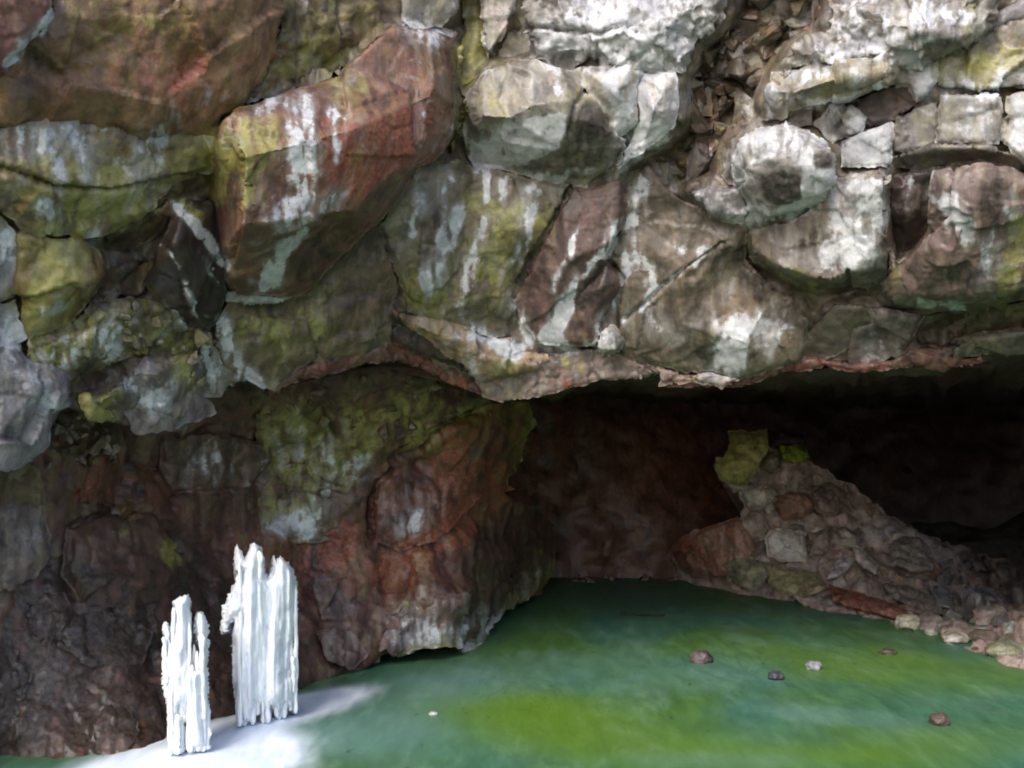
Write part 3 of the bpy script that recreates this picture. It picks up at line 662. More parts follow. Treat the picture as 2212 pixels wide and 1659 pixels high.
pile = slab('rubble_slope', P_OUT, pileD, 0, rough=.06, chis=.10, csize=.5, thick=2.5, col=(.46,.36,.33), st=(.35,.06,.06,.03), sp_=7, jit=3, bev=.1, bevw=14, lump=.08, lumpf=2)
tag_struct(pile)
# ================================================================== blocks of the cliff (children of the cliff)
SPEC = []
def B(pts, col, st, off=.25, name='rock_block', label=None, **kw):
    kw.setdefault('grow', 3.0); kw['bev'] = min(kw.get('bev', .03), .03); kw['bevw'] = 3.5; kw['chis'] = kw.get('chis', .02); kw.setdefault('csize', .3); kw.setdefault('jit', .9)
    r_ = kw.get('rough', .02); kw['rough'] = r_*.7 if r_ < .04 else .5*r_; kw['csize'] = max(kw['csize'], .22) if name == 'rock_block' else kw['csize']; kw.setdefault('bump', .22 if r_ < .03 else .42)
    A_ = np.array([p[:2] for p in pts], float); kw.setdefault('fw', float(min(14, .10*min(np.ptp(A_[:, 0]), np.ptp(A_[:, 1]))))); kw.setdefault('rgain', 1.15)
    kw.setdefault('flush', .85 if name == 'rock_block' else .3)
    SPEC.append((name, pts, .02+off*.6, col, st, label, kw))
# upper left
B([(-40,-40),(122,-40),(120,23),(108,47),(91,70),(35,123),(0,143),(-40,160)], (.20,.10,.085), (.05,.05,.1,0), .95, jit=.4, flush=.1, edge=(0,.75,14), label='purple brown slab with a pale rim in the top left corner')
B([(-40,120),(0,115),(20,100),(70,48),(96,0),(96,-40),(614,-40),(612,10),(598,90),(583,140),(540,190),(485,240),(468,290),(400,278),(300,300),(250,272),(130,264),(0,270),(-40,272)], (.23,.135,.078), (.03,.17,.14,.0), .35,  rough=.035, chis=.012, csize=.5, bulge=.12, bw=80, lump=.03, label='broad smooth brown slab of the overhang')
B([(-40,275),(0,272),(130,266),(250,275),(300,303),(400,282),(466,294),(456,368),(440,382),(378,402),(368,428),(300,474),(230,500),(180,508),(60,488),(0,440),(-40,430)], (.17,.125,.06), (.28,.4,.08,.08), .42, ridges=[[(0,360,.08),(120,400,.14),(250,410,.12),(440,375,.05)]], rough=.035, chis=.03, csize=.4, bev=.1, label='mossy ledge streaked white under the smooth overhang')
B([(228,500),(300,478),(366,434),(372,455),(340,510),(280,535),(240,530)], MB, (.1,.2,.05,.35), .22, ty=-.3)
B([(-40,470),(0,470),(26,500),(42,590),(36,640),(10,652),(-40,665)], GY, (.5,.3,0,0), .35, bev=.08, label='pale grey block at the left edge')
B([(-40,655),(10,655),(36,648),(42,690),(58,728),(40,742),(0,752),(-40,760)], LV, (.5,.15,0,0), .3)
B([(42,508),(110,522),(170,520),(206,548),(230,585),(208,620),(186,658),(150,700),(62,727),(42,690),(38,600)], (.18,.13,.05), (.12,.45,.1,.05), .42, ridges=[[(62,727,-.05),(120,650,.1),(200,600,.08),(230,585,0)]], bev=.08, label='yellow green tilted slab with a lilac underside')
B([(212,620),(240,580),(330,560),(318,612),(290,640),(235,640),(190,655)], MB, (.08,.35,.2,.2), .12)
B([(372,440),(400,425),(452,440),(472,500),(486,580),(487,640),(470,690),(440,713),(402,697),(315,612),(350,530),(370,485)], DK, (.0,.08,.03,.2), .42, ridges=[[(400,425,.0),(378,520,.22),(430,705,.12)],[(378,520,.22),(350,530,.0)]], rough=.012, chis=.012, bev=.05, label='dark brown prism with thin white lines')
B([(452,440),(458,372),(480,380),(520,490),(500,520),(486,575),(472,500)], (.10,.085,.055), (.12,.35,.03,.3), .28)
# red block
B([(486,250,-.05),(560,232,0),(640,192,.0),(736,166,.0),(744,140,0),(842,54,.05),(930,66,.05),(984,92,-.05),(974,160,.0),(980,220,.0),(981,272,-.08),(960,312,-.1),(936,344,-.05),(889,378,-.05),(853,430,-.02),(815,476,-.02),(768,514,-.02),(716,567,-.05),(686,605,-.05),(669,628,-.08),(640,636,-.08),(540,626,-.1),(500,624,-.12),(486,582,-.12),(474,500,-.15),(460,420,-.18),(455,345,-.18),(468,300,-.12)],
  (.17,.095,.062), (.2,.24,.22,.0), .8, ridges=[[(486,250,-.05),(528,340,.16),(524,430,.2),(520,490,.22)],[(520,490,.22),(600,480,.26),(690,466,.28),(765,456,.3),(850,378,.26),(936,344,-.05)],[(744,140,0),(760,280,.3),(765,456,.3)],[(940,200,.2),(920,300,.24),(850,378,.26)],[(520,490,.22),(500,624,-.12)]],
  rough=.012, chis=.008, csize=.35, sp_=5, flush=.35, bev=.05, bevw=7, rgain=1.8, label='large smooth red brown block with a white vertical streak')
B([(489,634),(540,628),(640,638),(655,638),(612,650),(540,652),(490,650)], LV, (.55,.05,0,.0), .38, bev=.02, thick=.35, sp_=4, jit=.3, rough=.008, chis=.004)
B([(615,-40),(905,-40),(898,48),(842,50),(742,136),(734,163),(640,188),(560,228),(487,246),(540,202),(586,152),(602,100)], (.17,.125,.07), (.22,.42,.14,.12), .3, ridges=[[(735,-40,.0),(738,80,.1),(742,136,.0)]], rough=.04, chis=.04, label='lichen covered brown slab above the red block')
# crack and thin slabs
B([(866,-40),(1000,-40),(988,20),(962,42),(950,56),(892,56),(868,40)], (.28,.27,.2), (.35,.4,0,.05), .42, bev=.08)
B([(972,104),(997,100),(996,150),(984,222),(980,330),(970,310),(982,270),(976,180)], (.22,.2,.1), (.1,.5,0,.1), .3, sp_=4)
B([(1003,-40),(1032,-40),(1036,100),(1055,126),(1022,164),(998,182),(1000,110)], (.12,.12,.045), (.0,.5,0,.15), .15, sp_=5)
B([(1036,-40),(1125,-40),(1106,53),(1065,117),(1053,127),(1036,100)], PL, (.4,.35,0,0), .38, bev=.08)
B([(1128,-40),(1150,-40),(1150,60),(1160,120),(1142,130),(1072,128),(1108,60)], (.26,.25,.2), (.35,.25,0,.1), .2)
B([(900,50),(950,60),(990,82),(975,105),(935,68)], GB, (.4,.2,.05,.1), .25, sp_=5)
# white chunk
B([(1152,-40),(1590,-40),(1556,50),(1492,92),(1490,132),(1432,170),(1382,142),(1340,136),(1262,130),(1232,152),(1190,140),(1166,120),(1150,60)], (.24,.23,.225), (.42,.06,.03,.14), .5, ridges=[[(1152,30,.05),(1300,60,.16),(1450,50,.12),(1556,20,0)],[(1170,110,.08),(1300,120,.1),(1430,150,.05)]], rough=.07, chis=.06, csize=.22, sp_=5, bev=.1, bevw=12, label='rough whitish chunk of rock at the top of the cliff')
# centre block
B([(1006,205,-.1),(1040,152,0),(1085,136,0),(1146,132,.05),(1190,146,.05),(1232,156,.05),(1254,146,.0),(1262,196,.1),(1291,223,.1),(1329,287,.1),(1356,302,.05),(1344,346,.0),(1329,369,-.05),(1268,404,-.15),(1168,388,-.2),(1080,365,-.25),(1025,360,-.3),(1012,330,-.25),(1000,260,-.15)],
  (.22,.205,.175), (.26,.16,.0,.04), .62, ridges=[[(1000,260,-.15),(1040,252,.12),(1096,256,.2),(1153,226,.24),(1226,218,.26),(1262,196,.1)],[(1226,248,.26),(1209,316,.16),(1118,352,-.05),(1080,365,-.25)],[(1226,248,.26),(1344,346,.0)],[(1040,252,.12),(1025,360,-.3)],[(1226,218,.26),(1226,248,.26)]],
  rough=.012, chis=.014, csize=.3, sp_=4.5, bev=.04, bevw=7, edge=(0,.2,8), rgain=1.2, label='big faceted pale block with a dark triangular underside')
B([(1258,146),(1338,138),(1367,130),(1390,158),(1375,187),(1380,264),(1368,279),(1344,294),(1329,285),(1281,222),(1264,193)], PL, (.4,.2,0,.0), .72, ridges=[[(1367,130,.0),(1330,200,.12),(1344,294,0)]], rough=.012, chis=.015, sp_=5, bev=.06, label='pale curved block streaked yellow on its left side')
B([(1392,160),(1458,158),(1468,234),(1460,270),(1432,296),(1350,352),(1332,370),(1344,334),(1362,304),(1370,282),(1382,264),(1377,187)], PL, (.5,.06,0,.05), .62, ridges=[[(1392,160,0),(1410,240,.14),(1390,310,.02),(1332,370,0)]], rough=.012, chis=.015, sp_=5, bev=.06, edge=(0,.3,8), label='pale rounded block right of the dark triangle')
# right group
B([(1800,-40),(2160,-40),(2142,50),(2120,82),(2080,102),(2030,117),(1932,152),(1900,142),(1770,130),(1710,150),(1650,220),(1700,130),(1790,60)], (.25,.225,.19), (.3,.14,.05,.16), .55, ridges=[[(1800,30,.0),(1960,60,.18),(2010,60,.2),(2120,82,.0)],[(1960,60,.18),(1960,-40,.1)]], rough=.05, chis=.05, csize=.2, sp_=5, bev=.08, label='pale layered block with a bright lichen patch, top right')
B([(2159,28),(2230,-10),(2250,30),(2212,38),(2138,63)], GY, (.35,.1,0,.05), .35, sp_=5)
B([(2026,126),(2087,103),(2145,62),(2250,30),(2250,185),(2170,197),(2028,191)], (.27,.25,.19), (.35,.36,.05,.12), .35, ridges=[[(2100,100,.06),(2090,190,.06)]], rough=.025, chis=.03, label='greenish grey column block under the top right corner', flush=.45)
B([(2028,200),(2160,201),(2170,249),(2155,308),(2022,309)], (.28,.265,.25), (.38,.25,.03,.08), .42, chis=.02, bev=.07, flush=.45)
B([(2175,200),(2250,190),(2250,370),(2212,349),(2176,317),(2158,303),(2172,250)], PL, (.4,.25,.05,.05), .38, flush=.45)
B([(1928,338),(2022,312),(2130,315),(2185,330),(2250,365),(2250,398),(2212,380),(2116,358),(2043,367),(1940,364)], (.16,.155,.14), (.12,.15,0,.3), .2, ty=-.5, bev=.04, sp_=5)
B([(1647,258),(1662,200),(1706,148),(1770,128),(1823,142),(1928,146),(1928,170),(1882,183),(1823,217),(1770,228),(1694,236)], (.26,.235,.17), (.3,.28,.0,.1), .58, ridges=[[(1647,258,-.05),(1720,200,.16),(1830,165,.14),(1928,150,.0)],[(1670,240,-.02),(1760,205,.02),(1890,172,.0)]], rough=.03, chis=.025, sp_=4.5, bev=.05, label='slanting ledge with pale edge in the upper right', flush=.45)
B([(1931,152),(2025,129),(2023,176),(1988,220),(1976,226),(1962,187),(1936,186)], PL, (.5,.05,0,.05), .4, sp_=5)
B([(1852,213),(1952,184),(1984,190),(1978,228),(1930,257),(1884,275),(1862,258)], PU, (.12,.08,.0,.25), .22, sp_=5)
B([(1979,230),(2024,220),(2024,309),(1930,336),(1927,269),(1941,252)], GY, (.22,.3,0,.15), .3, sp_=5, flush=.45)
B([(1818,305),(1925,268),(1927,360),(1817,361)], (.38,.37,.40), (.6,.02,0,.03), .48, rough=.012, chis=.012, bev=.05, sp_=5, label='small lilac white square block', flush=.45)
B([(1757,265),(1794,228),(1829,227),(1867,258),(1858,282),(1823,297),(1800,311),(1783,295)], (.32,.30,.29), (.5,.12,0,.06), .4, rough=.04, chis=.03, sp_=5, flush=.45)
B([(1560,382),(1580,300),(1640,255),(1694,240),(1755,232),(1752,268),(1700,276),(1640,281),(1600,301),(1581,350),(1590,400),(1572,398)], (.2,.175,.15), (.3,.12,0,.15), .38, sp_=5)
B([(1600,301),(1640,281),(1690,275),(1740,281),(1785,311),(1804,345),(1800,390),(1780,430),(1740,455),(1680,479),(1650,484),(1625,466),(1610,430),(1590,400),(1581,350)], (.29,.28,.265), (.42,.03,0,.0), .62, bulge=.22, bw=75, rough=.03, chis=.025, bev=.08, bevw=12, sp_=5, edge=(0,.35,20), label='rounded pale boulder with a dark patch, wedged in the cliff', flush=.45)
B([(1486,416),(1520,405),(1562,402),(1588,408),(1604,440),(1614,470),(1600,482),(1568,480),(1520,460)], GY, (.5,.03,0,.12), .45, bulge=.1, bw=30, sp_=5, rough=.04)
B([(1618,502,-.1),(1650,490,0),(1700,480,.02),(1745,457,.02),(1785,432,.02),(1802,387,.0),(1850,376,0),(1925,378,.0),(1916,410,.06),(1915,500,.08),(1920,530,.08),(1914,580,.05),(1900,625,-.15),(1880,638,-.2),(1800,626,-.22),(1700,602,-.2),(1625,566,-.16),(1611,530,-.15)], (.22,.195,.17), (.2,.1,.04,.08), .55, flush=.35,
  ridges=[[(1618,502,-.1),(1640,548,.06),(1690,580,.12),(1790,606,.14),(1840,586,.14),(1914,578,.05)],[(1790,606,.14),(1810,626,-.2)]], rough=.015, chis=.015, csize=.3, sp_=4.5, bev=.05, bevw=7, rgain=1.6, label='large square block with blue grey chamfered base')
B([(1921,380),(1945,372),(2020,371),(2010,420),(2008,500),(1995,522),(1970,540),(1945,570),(1934,560),(1929,500),(1918,430)], (.06,.042,.04), (.08,.08,0,.45), .2, flush=.2, ridges=[[(1945,372,.0),(1960,460,.1),(1945,570,0)]], sp_=5, label='dark purple block between two pale ones')
B([(1921,520),(1934,562),(1946,572),(1944,600),(1912,618),(1914,590),(1922,560)], (.27,.25,.17), (.3,.35,0,.1), .3, sp_=4)
B([(2020,371,0),(2060,366,.04),(2130,359,.06),(2180,366,.02),(2212,385,0),(2260,400,0),(2260,630,-.1),(2212,642,-.12),(2150,660,-.14),(2080,672,-.2),(2010,681,-.22),(1950,666,-.2),(1895,650,-.16),(1911,612,.02),(1945,570,.08),(1992,532,.1),(2008,500,.06)], (.20,.15,.14), (.22,.2,.05,.1), .55, flush=.35,
  ridges=[[(1895,650,-.16),(1960,640,.12),(2090,640,.16),(2170,630,.1),(2260,600,.0)],[(2008,500,.06),(2060,540,.2),(2090,640,.16)]], rough=.02, chis=.02, csize=.3, sp_=4.5, bev=.05, rgain=1.6, label='large pale purple block at the right edge')
B([(1735,770),(1744,725),(1805,662),(1867,658),(1882,695),(1842,710),(1834,748),(1823,755),(1776,776)], (.15,.13,.11), (.05,.1,.02,.1), .22, ty=-.25, rough=.012, chis=.01, sp_=5, label='smooth grey brown slab just above the red lip')
B([(1868,664),(1999,683),(1981,713),(1961,748),(1911,779),(1836,787),(1834,750),(1844,712),(1884,697)], (.17,.13,.125), (.22,.05,.04,.15), .25, ty=-.2, rough=.012, chis=.012, sp_=5)
B([(1999,688),(2080,675),(2170,662),(2260,640),(2260,715),(2212,712),(2060,742),(1990,750),(1982,714)], (.07,.052,.04), (.06,.22,.08,.3), .05, ty=-.3, rough=.04)
B([(2055,742),(2120,725),(2260,708),(2260,755),(2200,762),(2130,772),(2060,774)], (.10,.095,.075), (.15,.22,.05,.2), .22, chis=.03, sp_=5)
# lower centre
B([(820,490),(870,402),(905,380),(950,352),(985,342),(1015,366),(1080,368),(1160,391),(1230,406),(1215,432),(1186,490),(1146,560),(1126,600),(1102,626),(1114,664),(1092,690),(1108,722),(1060,730),(1000,706),(940,692),(880,672),(860,622),(832,540)], (.17,.145,.105), (.2,.3,.02,.1), .4,
  ridges=[[(985,342,.0),(960,470,.14),(930,600,.16),(880,672,0)],[(1080,368,.0),(1060,500,.16),(1010,640,.16),(1000,706,0)],[(1020,440,.06),(985,620,.08)],[(1160,391,0),(1120,500,.12),(1080,620,.1)]], rough=.02, chis=.018, sp_=4.5, bev=.06, label='green and white streaked block in the middle of the cliff')
B([(1232,406),(1270,408),(1340,388),(1354,402),(1350,452),(1340,505),(1312,562),(1340,600),(1330,640),(1300,700),(1284,750),(1160,742),(1130,704),(1112,642),(1128,600),(1148,560),(1188,490),(1217,432)], (.12,.08,.07), (.08,.06,.06,.05), .42,
  ridges=[[(1270,408,.02),(1230,560,.16),(1160,742,0)],[(1340,388,.0),(1330,520,.12),(1250,640,.06),(1200,742,0)],[(1300,620,.14),(1270,745,.05)]], rough=.02, chis=.012, sp_=4.5, label='purple brown block with a broad white streak')
B([(1356,402),(1375,375),(1400,362),(1440,410),(1490,440),(1530,466),(1612,490),(1608,560),(1660,622),(1705,645),(1740,700),(1730,770),(1690,792),(1600,818),(1540,802),(1480,808),(1352,764),(1330,740),(1345,700),(1335,640),(1348,600),(1318,562),(1345,505),(1354,452)], (.15,.125,.095), (.14,.12,.03,.14), .32,
  ridges=[[(1345,700,.05),(1480,580,.14),(1560,522,.1),(1612,490,-.1)],[(1530,466,0),(1560,522,.1)],[(1600,818,-.05),(1610,740,.16),(1660,660,.05)],[(1480,808,-.05),(1470,700,.1)]], rough=.02, chis=.014, csize=.35, sp_=5, label='broad grey brown face crossed by a thin pale seam')
B([(1288,752),(1300,712),(1322,705),(1346,735),(1340,760),(1300,770)], PL, (.45,.15,0,.05), .5, bulge=.06, bw=16, sp_=4, rough=.03)
B([(846,660),(880,680),(940,692),(1000,706),(1060,732),(1108,724),(1118,750),(1180,765),(1160,790),(1100,812),(1030,822),(1012,798),(960,760),(900,720),(850,690)], OC, (.35,.25,.05,.0), .5, ridges=[[(850,690,0),(1000,740,.08),(1100,790,.04)]], rough=.03, chis=.025, sp_=4.5, label='ochre and white ledge under the streaked block')
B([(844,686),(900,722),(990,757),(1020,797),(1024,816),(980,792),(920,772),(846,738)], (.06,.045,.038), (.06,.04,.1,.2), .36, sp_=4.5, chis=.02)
B([(470,690),(490,655),(610,652),(660,636),(690,607),(745,547),(815,482),(826,465),(832,542),(860,624),(846,662),(844,738),(790,762),(700,772),(640,792),(590,836),(540,816),(490,792),(466,742)], (.15,.11,.075), (.14,.26,.04,.08), .2, ridges=[[(665,636,.0),(660,720,.1),(640,792,0)],[(500,660,0),(560,740,.12),(590,836,0)],[(826,465,.0),(800,640,.08),(790,762,0)]], rough=.02, chis=.02, csize=.35, label='brown column block with a white splash on its left corner')
# lips: crumbly baked bands under the blocks
def LB(pts, col, st, off, **kw): return B(pts, col, st, off, name='crumbly_band', rough=.02, chis=.02, csize=.14, sp_=4, jit=.9, bev=.08, bevw=8, thick=.4, **kw)
LB([(1030,820),(1060,806),(1160,768),(1284,756),(1352,770),(1425,806),(1400,818),(1290,822),(1160,852),(1080,863),(1042,852)], (.24,.19,.165), (.18,.15,.15,.3), .28, label='pale crumbly band at the lowest point of the lip')
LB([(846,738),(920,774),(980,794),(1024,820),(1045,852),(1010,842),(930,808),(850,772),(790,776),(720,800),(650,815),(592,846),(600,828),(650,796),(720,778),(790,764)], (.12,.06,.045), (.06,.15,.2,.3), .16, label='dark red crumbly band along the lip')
LB([(1354,768),(1480,810),(1540,804),(1600,820),(1560,838),(1500,826),(1425,832),(1420,812)], (.2,.14,.12), (.25,.2,.3,.15), .3)
LB([(1600,822),(1690,794),(1735,772),(1776,778),(1836,788),(1911,780),(1975,755),(2060,775),(2130,772),(2128,780),(2062,796),(2040,803),(1990,788),(1850,803),(1780,786),(1720,795),(1650,815),(1602,838),(1562,836)], (.14,.06,.045), (.08,.12,.26,.25), .18, label='orange red crumbly band under the right blocks')
LB([(1425,818),(1470,812),(1530,822),(1600,828),(1596,838),(1540,832),(1480,836),(1430,834)], (.13,.06,.045), (.08,.1,.25,.25), .16)
# lower left rubble of the cliff
B([(60,730),(150,702),(200,655),(236,642),(300,642),(356,668),(402,702),(440,722),(436,764),(390,762),(310,764),(220,800),(140,802),(60,772)], (.18,.15,.085), (.28,.4,0,.15), .32, ridges=[[(60,750,0),(200,720,.14),(300,690,.12),(430,740,.02)]], rough=.05, chis=.05, csize=.25, sp_=5, bev=.08, label='white and green crusted ledge at the left')
B([(265,812),(312,768),(416,765),(432,800),(441,860),(462,890),(420,912),(330,932),(290,936),(268,884),(276,842)], (.21,.175,.175), (.3,.2,.04,.15), .45, ridges=[[(276,842,0),(340,810,.14),(432,800,.04)]], rough=.03, chis=.03, csize=.35, sp_=5, label='pinkish white block hanging over the undercut')
B([(177,858),(270,828),(288,846),(264,884),(224,907),(190,896)], (.28,.27,.10), (.2,.6,0,0), .5, bulge=.06, bw=24, sp_=4.5, rough=.03, label='yellow green lichen stone hanging over the undercut')
B([(140,806),(220,804),(265,786),(262,812),(240,830),(180,850),(150,850)], MB, (.15,.3,0,.25), .18)
B([(-60,752),(0,752),(42,742),(60,774),(140,806),(150,870),(104,892),(92,960),(30,1000),(-60,1010)], (.19,.18,.20), (.25,.15,.02,.2), .35, ridges=[[(42,742,0),(70,850,.12),(30,1000,0)]], rough=.03, chis=.03, csize=.4, sp_=5, label='lavender grey mass of rock at the left edge')
B([(440,725),(462,745),(488,795),(520,820),(470,850),(445,860),(434,800)], (.16,.14,.1), (.4,.35,0,.15), .22, rough=.05, chis=.05, csize=.12, sp_=4.5)
# the cliff goes on in the same broken blocks beyond the edges of the view
_r = np.random.default_rng(77)
for X0, Y0, X1, Y1 in ((2262, -260, 2900, 720), (-560, -260, -50, 900), (-50, -330, 2262, -45)):
    nx_, ny_ = int((X1-X0)/165), max(1, int((Y1-Y0)/150)); sx, sy = (X1-X0)/nx_, (Y1-Y0)/ny_
    cor = {(i, j): (X0+i*sx+(_r.normal()*22 if 0 < i < nx_ else 0), Y0+j*sy+(_r.normal()*20 if 0 < j < ny_ else 0)) for i in range(nx_+1) for j in range(ny_+1)}
    for i in range(nx_):
        for j in range(ny_):
            q = [cor[i, j], cor[i+1, j], cor[i+1, j+1], cor[i, j+1]]; m_ = [((q[k][0]+q[(k+1) % 4][0])/2+_r.normal()*8, (q[k][1]+q[(k+1) % 4][1])/2+_r.normal()*8) for k in range(4)]
            q = [p for k in range(4) for p in (q[k], m_[k])]; c_ = (np.mean([p[0] for p in q]), np.mean([p[1] for p in q]))
            B(q, [(.2,.17,.14),(.17,.12,.09),(.24,.22,.2),(.15,.12,.1),(.19,.12,.09)][_r.integers(5)], (_r.uniform(.1, .4), _r.uniform(.1, .35), _r.uniform(0, .12), _r.uniform(.05, .25)), _r.uniform(.2, .5), ridges=[[(c_[0]+_r.normal()*20, c_[1]+_r.normal()*20, _r.uniform(.05, .2))]], sp_=8, flush=.6)
FC = Field(-600, 2950, -360, 1020)
for name, pts, off, col, st, label, kw in SPEC: FC.add(*slab(name, pts, cliffD, off, cfun=True, **{k: v for k, v in kw.items() if k in ('rgain', 'tx', 'ty', 'ridges', 'bulge', 'bw')}))
FC.blur(3)
_cv = np.empty((len(cliff.data.vertices), 3)); cliff.data.vertices.foreach_get('co', _cv.ravel())
_d = cvec/np.linalg.norm(cvec, axis=1)[:, None]; _in = (cgx > -550) & (cgx < 2890) & (cgy > -320)
_push = np.where(_in, np.maximum(FC(cgx, cgy)-.02, 0), 0)
_cv[:len(cgx)] -= _d*_push[:, None]; cliff.data.vertices.foreach_set('co', _cv.ravel()); cliff.data.update()
for name, pts, off, col, st, label, kw in SPEC:
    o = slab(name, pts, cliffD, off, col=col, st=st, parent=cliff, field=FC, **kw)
    if label: o['label'] = label
# ------------------------------------------------------------------ blocks of the undercut wall
def U(pts, col, st, off=.15, label=None, **kw):
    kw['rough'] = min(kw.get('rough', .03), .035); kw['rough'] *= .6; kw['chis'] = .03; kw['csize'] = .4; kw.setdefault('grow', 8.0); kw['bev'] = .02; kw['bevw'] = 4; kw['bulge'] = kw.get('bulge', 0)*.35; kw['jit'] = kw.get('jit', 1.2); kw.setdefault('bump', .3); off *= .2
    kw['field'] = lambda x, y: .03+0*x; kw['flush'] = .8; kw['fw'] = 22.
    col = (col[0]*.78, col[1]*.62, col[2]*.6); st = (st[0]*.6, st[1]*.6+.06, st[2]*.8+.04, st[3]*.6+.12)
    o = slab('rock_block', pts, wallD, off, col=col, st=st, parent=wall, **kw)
    if label: o['label'] = label
U([(-60,1005),(20,1005),(70,1020),(84,1088),(-60,1092)], (.15,.14,.09), (.2,.4,0,.15), .25)
U([(-60,1096),(80,1092),(102,1157),(98,1207),(52,1246),(0,1262),(-60,1270)], (.22,.22,.22), (.38,.25,0,.12), .38, bev=.1, label='grey streaked block low at the left edge')
U([(350,952),(450,946),(560,962),(606,1040),(520,1055),(440,1060),(376,1066),(352,1012)], (.19,.145,.12), (.12,.15,.06,.03), .2, bulge=.06, bw=40, bev=.08, label='rounded mauve slab on the undercut wall')
U([(560,900),(620,880),(690,930),(700,960),(660,1000),(600,1010),(560,960)], (.18,.15,.085), (.1,.4,.05,.1), .16)
U([(690,962),(760,960),(800,1000),(790,1040),(740,1060),(690,1040),(664,1004)], (.18,.16,.12), (.2,.3,.08,.08), .16)
U([(805,1152),(803,1085),(820,1042),(870,1012),(960,978),(1060,960),(1090,985),(1040,1060),(990,1110),(930,1160),(860,1185)], (.16,.10,.08), (.14,.08,.2,.06), .26, bulge=.08, bw=60, rough=.03, bev=.1, label='leaning rust red slab with a dark crack on its left')
U([(840,985),(930,935),(1010,900),(1060,880),(1140,870),(1145,920),(1090,980),(1060,955),(950,972),(880,1000)], (.2,.12,.06), (.05,.42,.3,.05), .18)
U([(560,1080),(640,1060),(720,1090),(730,1140),(680,1165),(600,1170),(565,1130)], (.2,.18,.13), (.3,.32,.02,.15), .16, rough=.05, chis=.06, csize=.15)
U([(150,1140),(250,1100),(330,1112),(395,1180),(405,1215),(388,1250),(330,1295),(262,1312),(190,1296),(140,1240)], (.15,.115,.09), (.1,.1,.05,.1), .35, bulge=.22, bw=80, rough=.04, bev=.12, bevw=16, label='rounded brown boulder with a round yellow green lichen patch')
U([(228,1120),(270,1080),(330,1100),(300,1150),(250,1170),(232,1150)], (.22,.17,.09), (.15,.3,.03,.08), .62, sp_=5)
U([(170,1010),(240,1000),(330,1020),(400,1070),(430,1130),(330,1110),(250,1090),(180,1080)], (.13,.085,.06), (.03,.12,.25,.15), .18)
U([(680,1270),(740,1260),(780,1300),(760,1340),(700,1330)], (.19,.165,.15), (.3,.1,.06,.1), .16, sp_=5)
U([(690,1365),(740,1350),(790,1410),(760,1440),(710,1420)], (.18,.15,.14), (.3,.1,.05,.1), .2, sp_=5)
U([(850,1330),(940,1290),(1040,1290),(1120,1240),(1175,1240),(1130,1290),(1090,1312),(1050,1345),(1035,1385),(1010,1402),(960,1385),(930,1392),(868,1412),(820,1400)], (.2,.165,.155), (.26,.2,.04,.12), .22, rough=.06, chis=.08, csize=.2, jit=4, label='ragged grey foot of the undercut wall with a jagged lower edge')
U([(170,1330),(260,1330),(320,1370),(300,1430),(200,1430),(130,1390)], (.06,.045,.042), (.03,.03,.05,.25), .18)
U([(60,1300),(130,1290),(140,1340),(100,1390),(70,1370)], (.2,.19,.2), (.45,.1,0,.2), .2, sp_=5)
U([(220,1540),(270,1530),(290,1580),(250,1640),(210,1620)], (.16,.15,.15), (.35,.15,0,.2), .16, sp_=5)
U([(-60,1400),(30,1400),(60,1460),(30,1540),(-60,1560)], (.2,.19,.2), (.4,.12,0,.2), .2, sp_=5)
# the oval scar is a shallow hollow on the purple block; chips fill the broken zone between the pale blocks
def chip_mesh(k):
    rng = np.random.default_rng(100+k)
    import bmesh
    bm = bmesh.new(); bmesh.ops.create_icosphere(bm, subdivisions=3, radius=1.2)
    for v in bm.verts:
        p = np.array(v.co)
        v.co = Vector(p)
    for _ in range(11):
        n = rng.normal(size=3); n /= np.linalg.norm(n); d = rng.uniform(.35, .7)
        for v in bm.verts:
            e = n@np.array(v.co)-d
            if e > 0: v.co -= Vector(n*e)
    sc = rng.uniform(.55, 1.0, 3)
    for v in bm.verts: v.co = Vector(np.array(v.co)*sc+rng.normal(size=3)*.02)
    me = bpy.data.meshes.new('stone'); bm.to_mesh(me); bm.free()
    a = me.attributes.new('stain_shade', 'FLOAT_COLOR', 'POINT')
    st = (rng.uniform(.0, .35), rng.uniform(.02, .4), rng.uniform(0, .2), rng.uniform(0, .4))
    a.data.foreach_set('color', np.tile(np.array(st, np.float32), len(me.vertices)))
    me.polygons.foreach_set('use_smooth', [False]*len(me.polygons)); me.materials.append(ROCK)
    return me
CHIPS = [chip_mesh(k) for k in range(12)]
def chip(p, r, parent, col, rng, flat=.7):
    o = bpy.data.objects.new('stone', CHIPS[rng.integers(len(CHIPS))]); C.objects.link(o)
    o.parent = parent; o.location = np.array(p)-np.array(parent.location)
    o.rotation_euler = rng.uniform(0, 6.28, 3); o.scale = np.array([1, flat, rng.uniform(.6, 1.1)])*r; o.color = (*col, .4)
    return o
def scatter(poly, n, base, off, rmin, rmax, cols, parent, seed):
    rng = np.random.default_rng(seed); poly = np.array(poly, float); lo, hi = poly.min(0), poly.max(0); k = 0; put = []
    while k < n:
        p = rng.uniform(lo, hi)
        if not inside(p[:1], p[1:], poly)[0]: continue
        r = rmin+(rmax-rmin)*rng.random()**2.2
        D = float(base(p[0], p[1]))-off-rng.uniform(-.06, .1)
        chip(P3(p[0], p[1], D), r, parent, cols[rng.integers(len(cols))], rng); k += 1
CH = [(.12,.09,.07),(.18,.16,.15),(.08,.06,.045),(.26,.24,.23),(.14,.11,.055),(.15,.095,.07)]
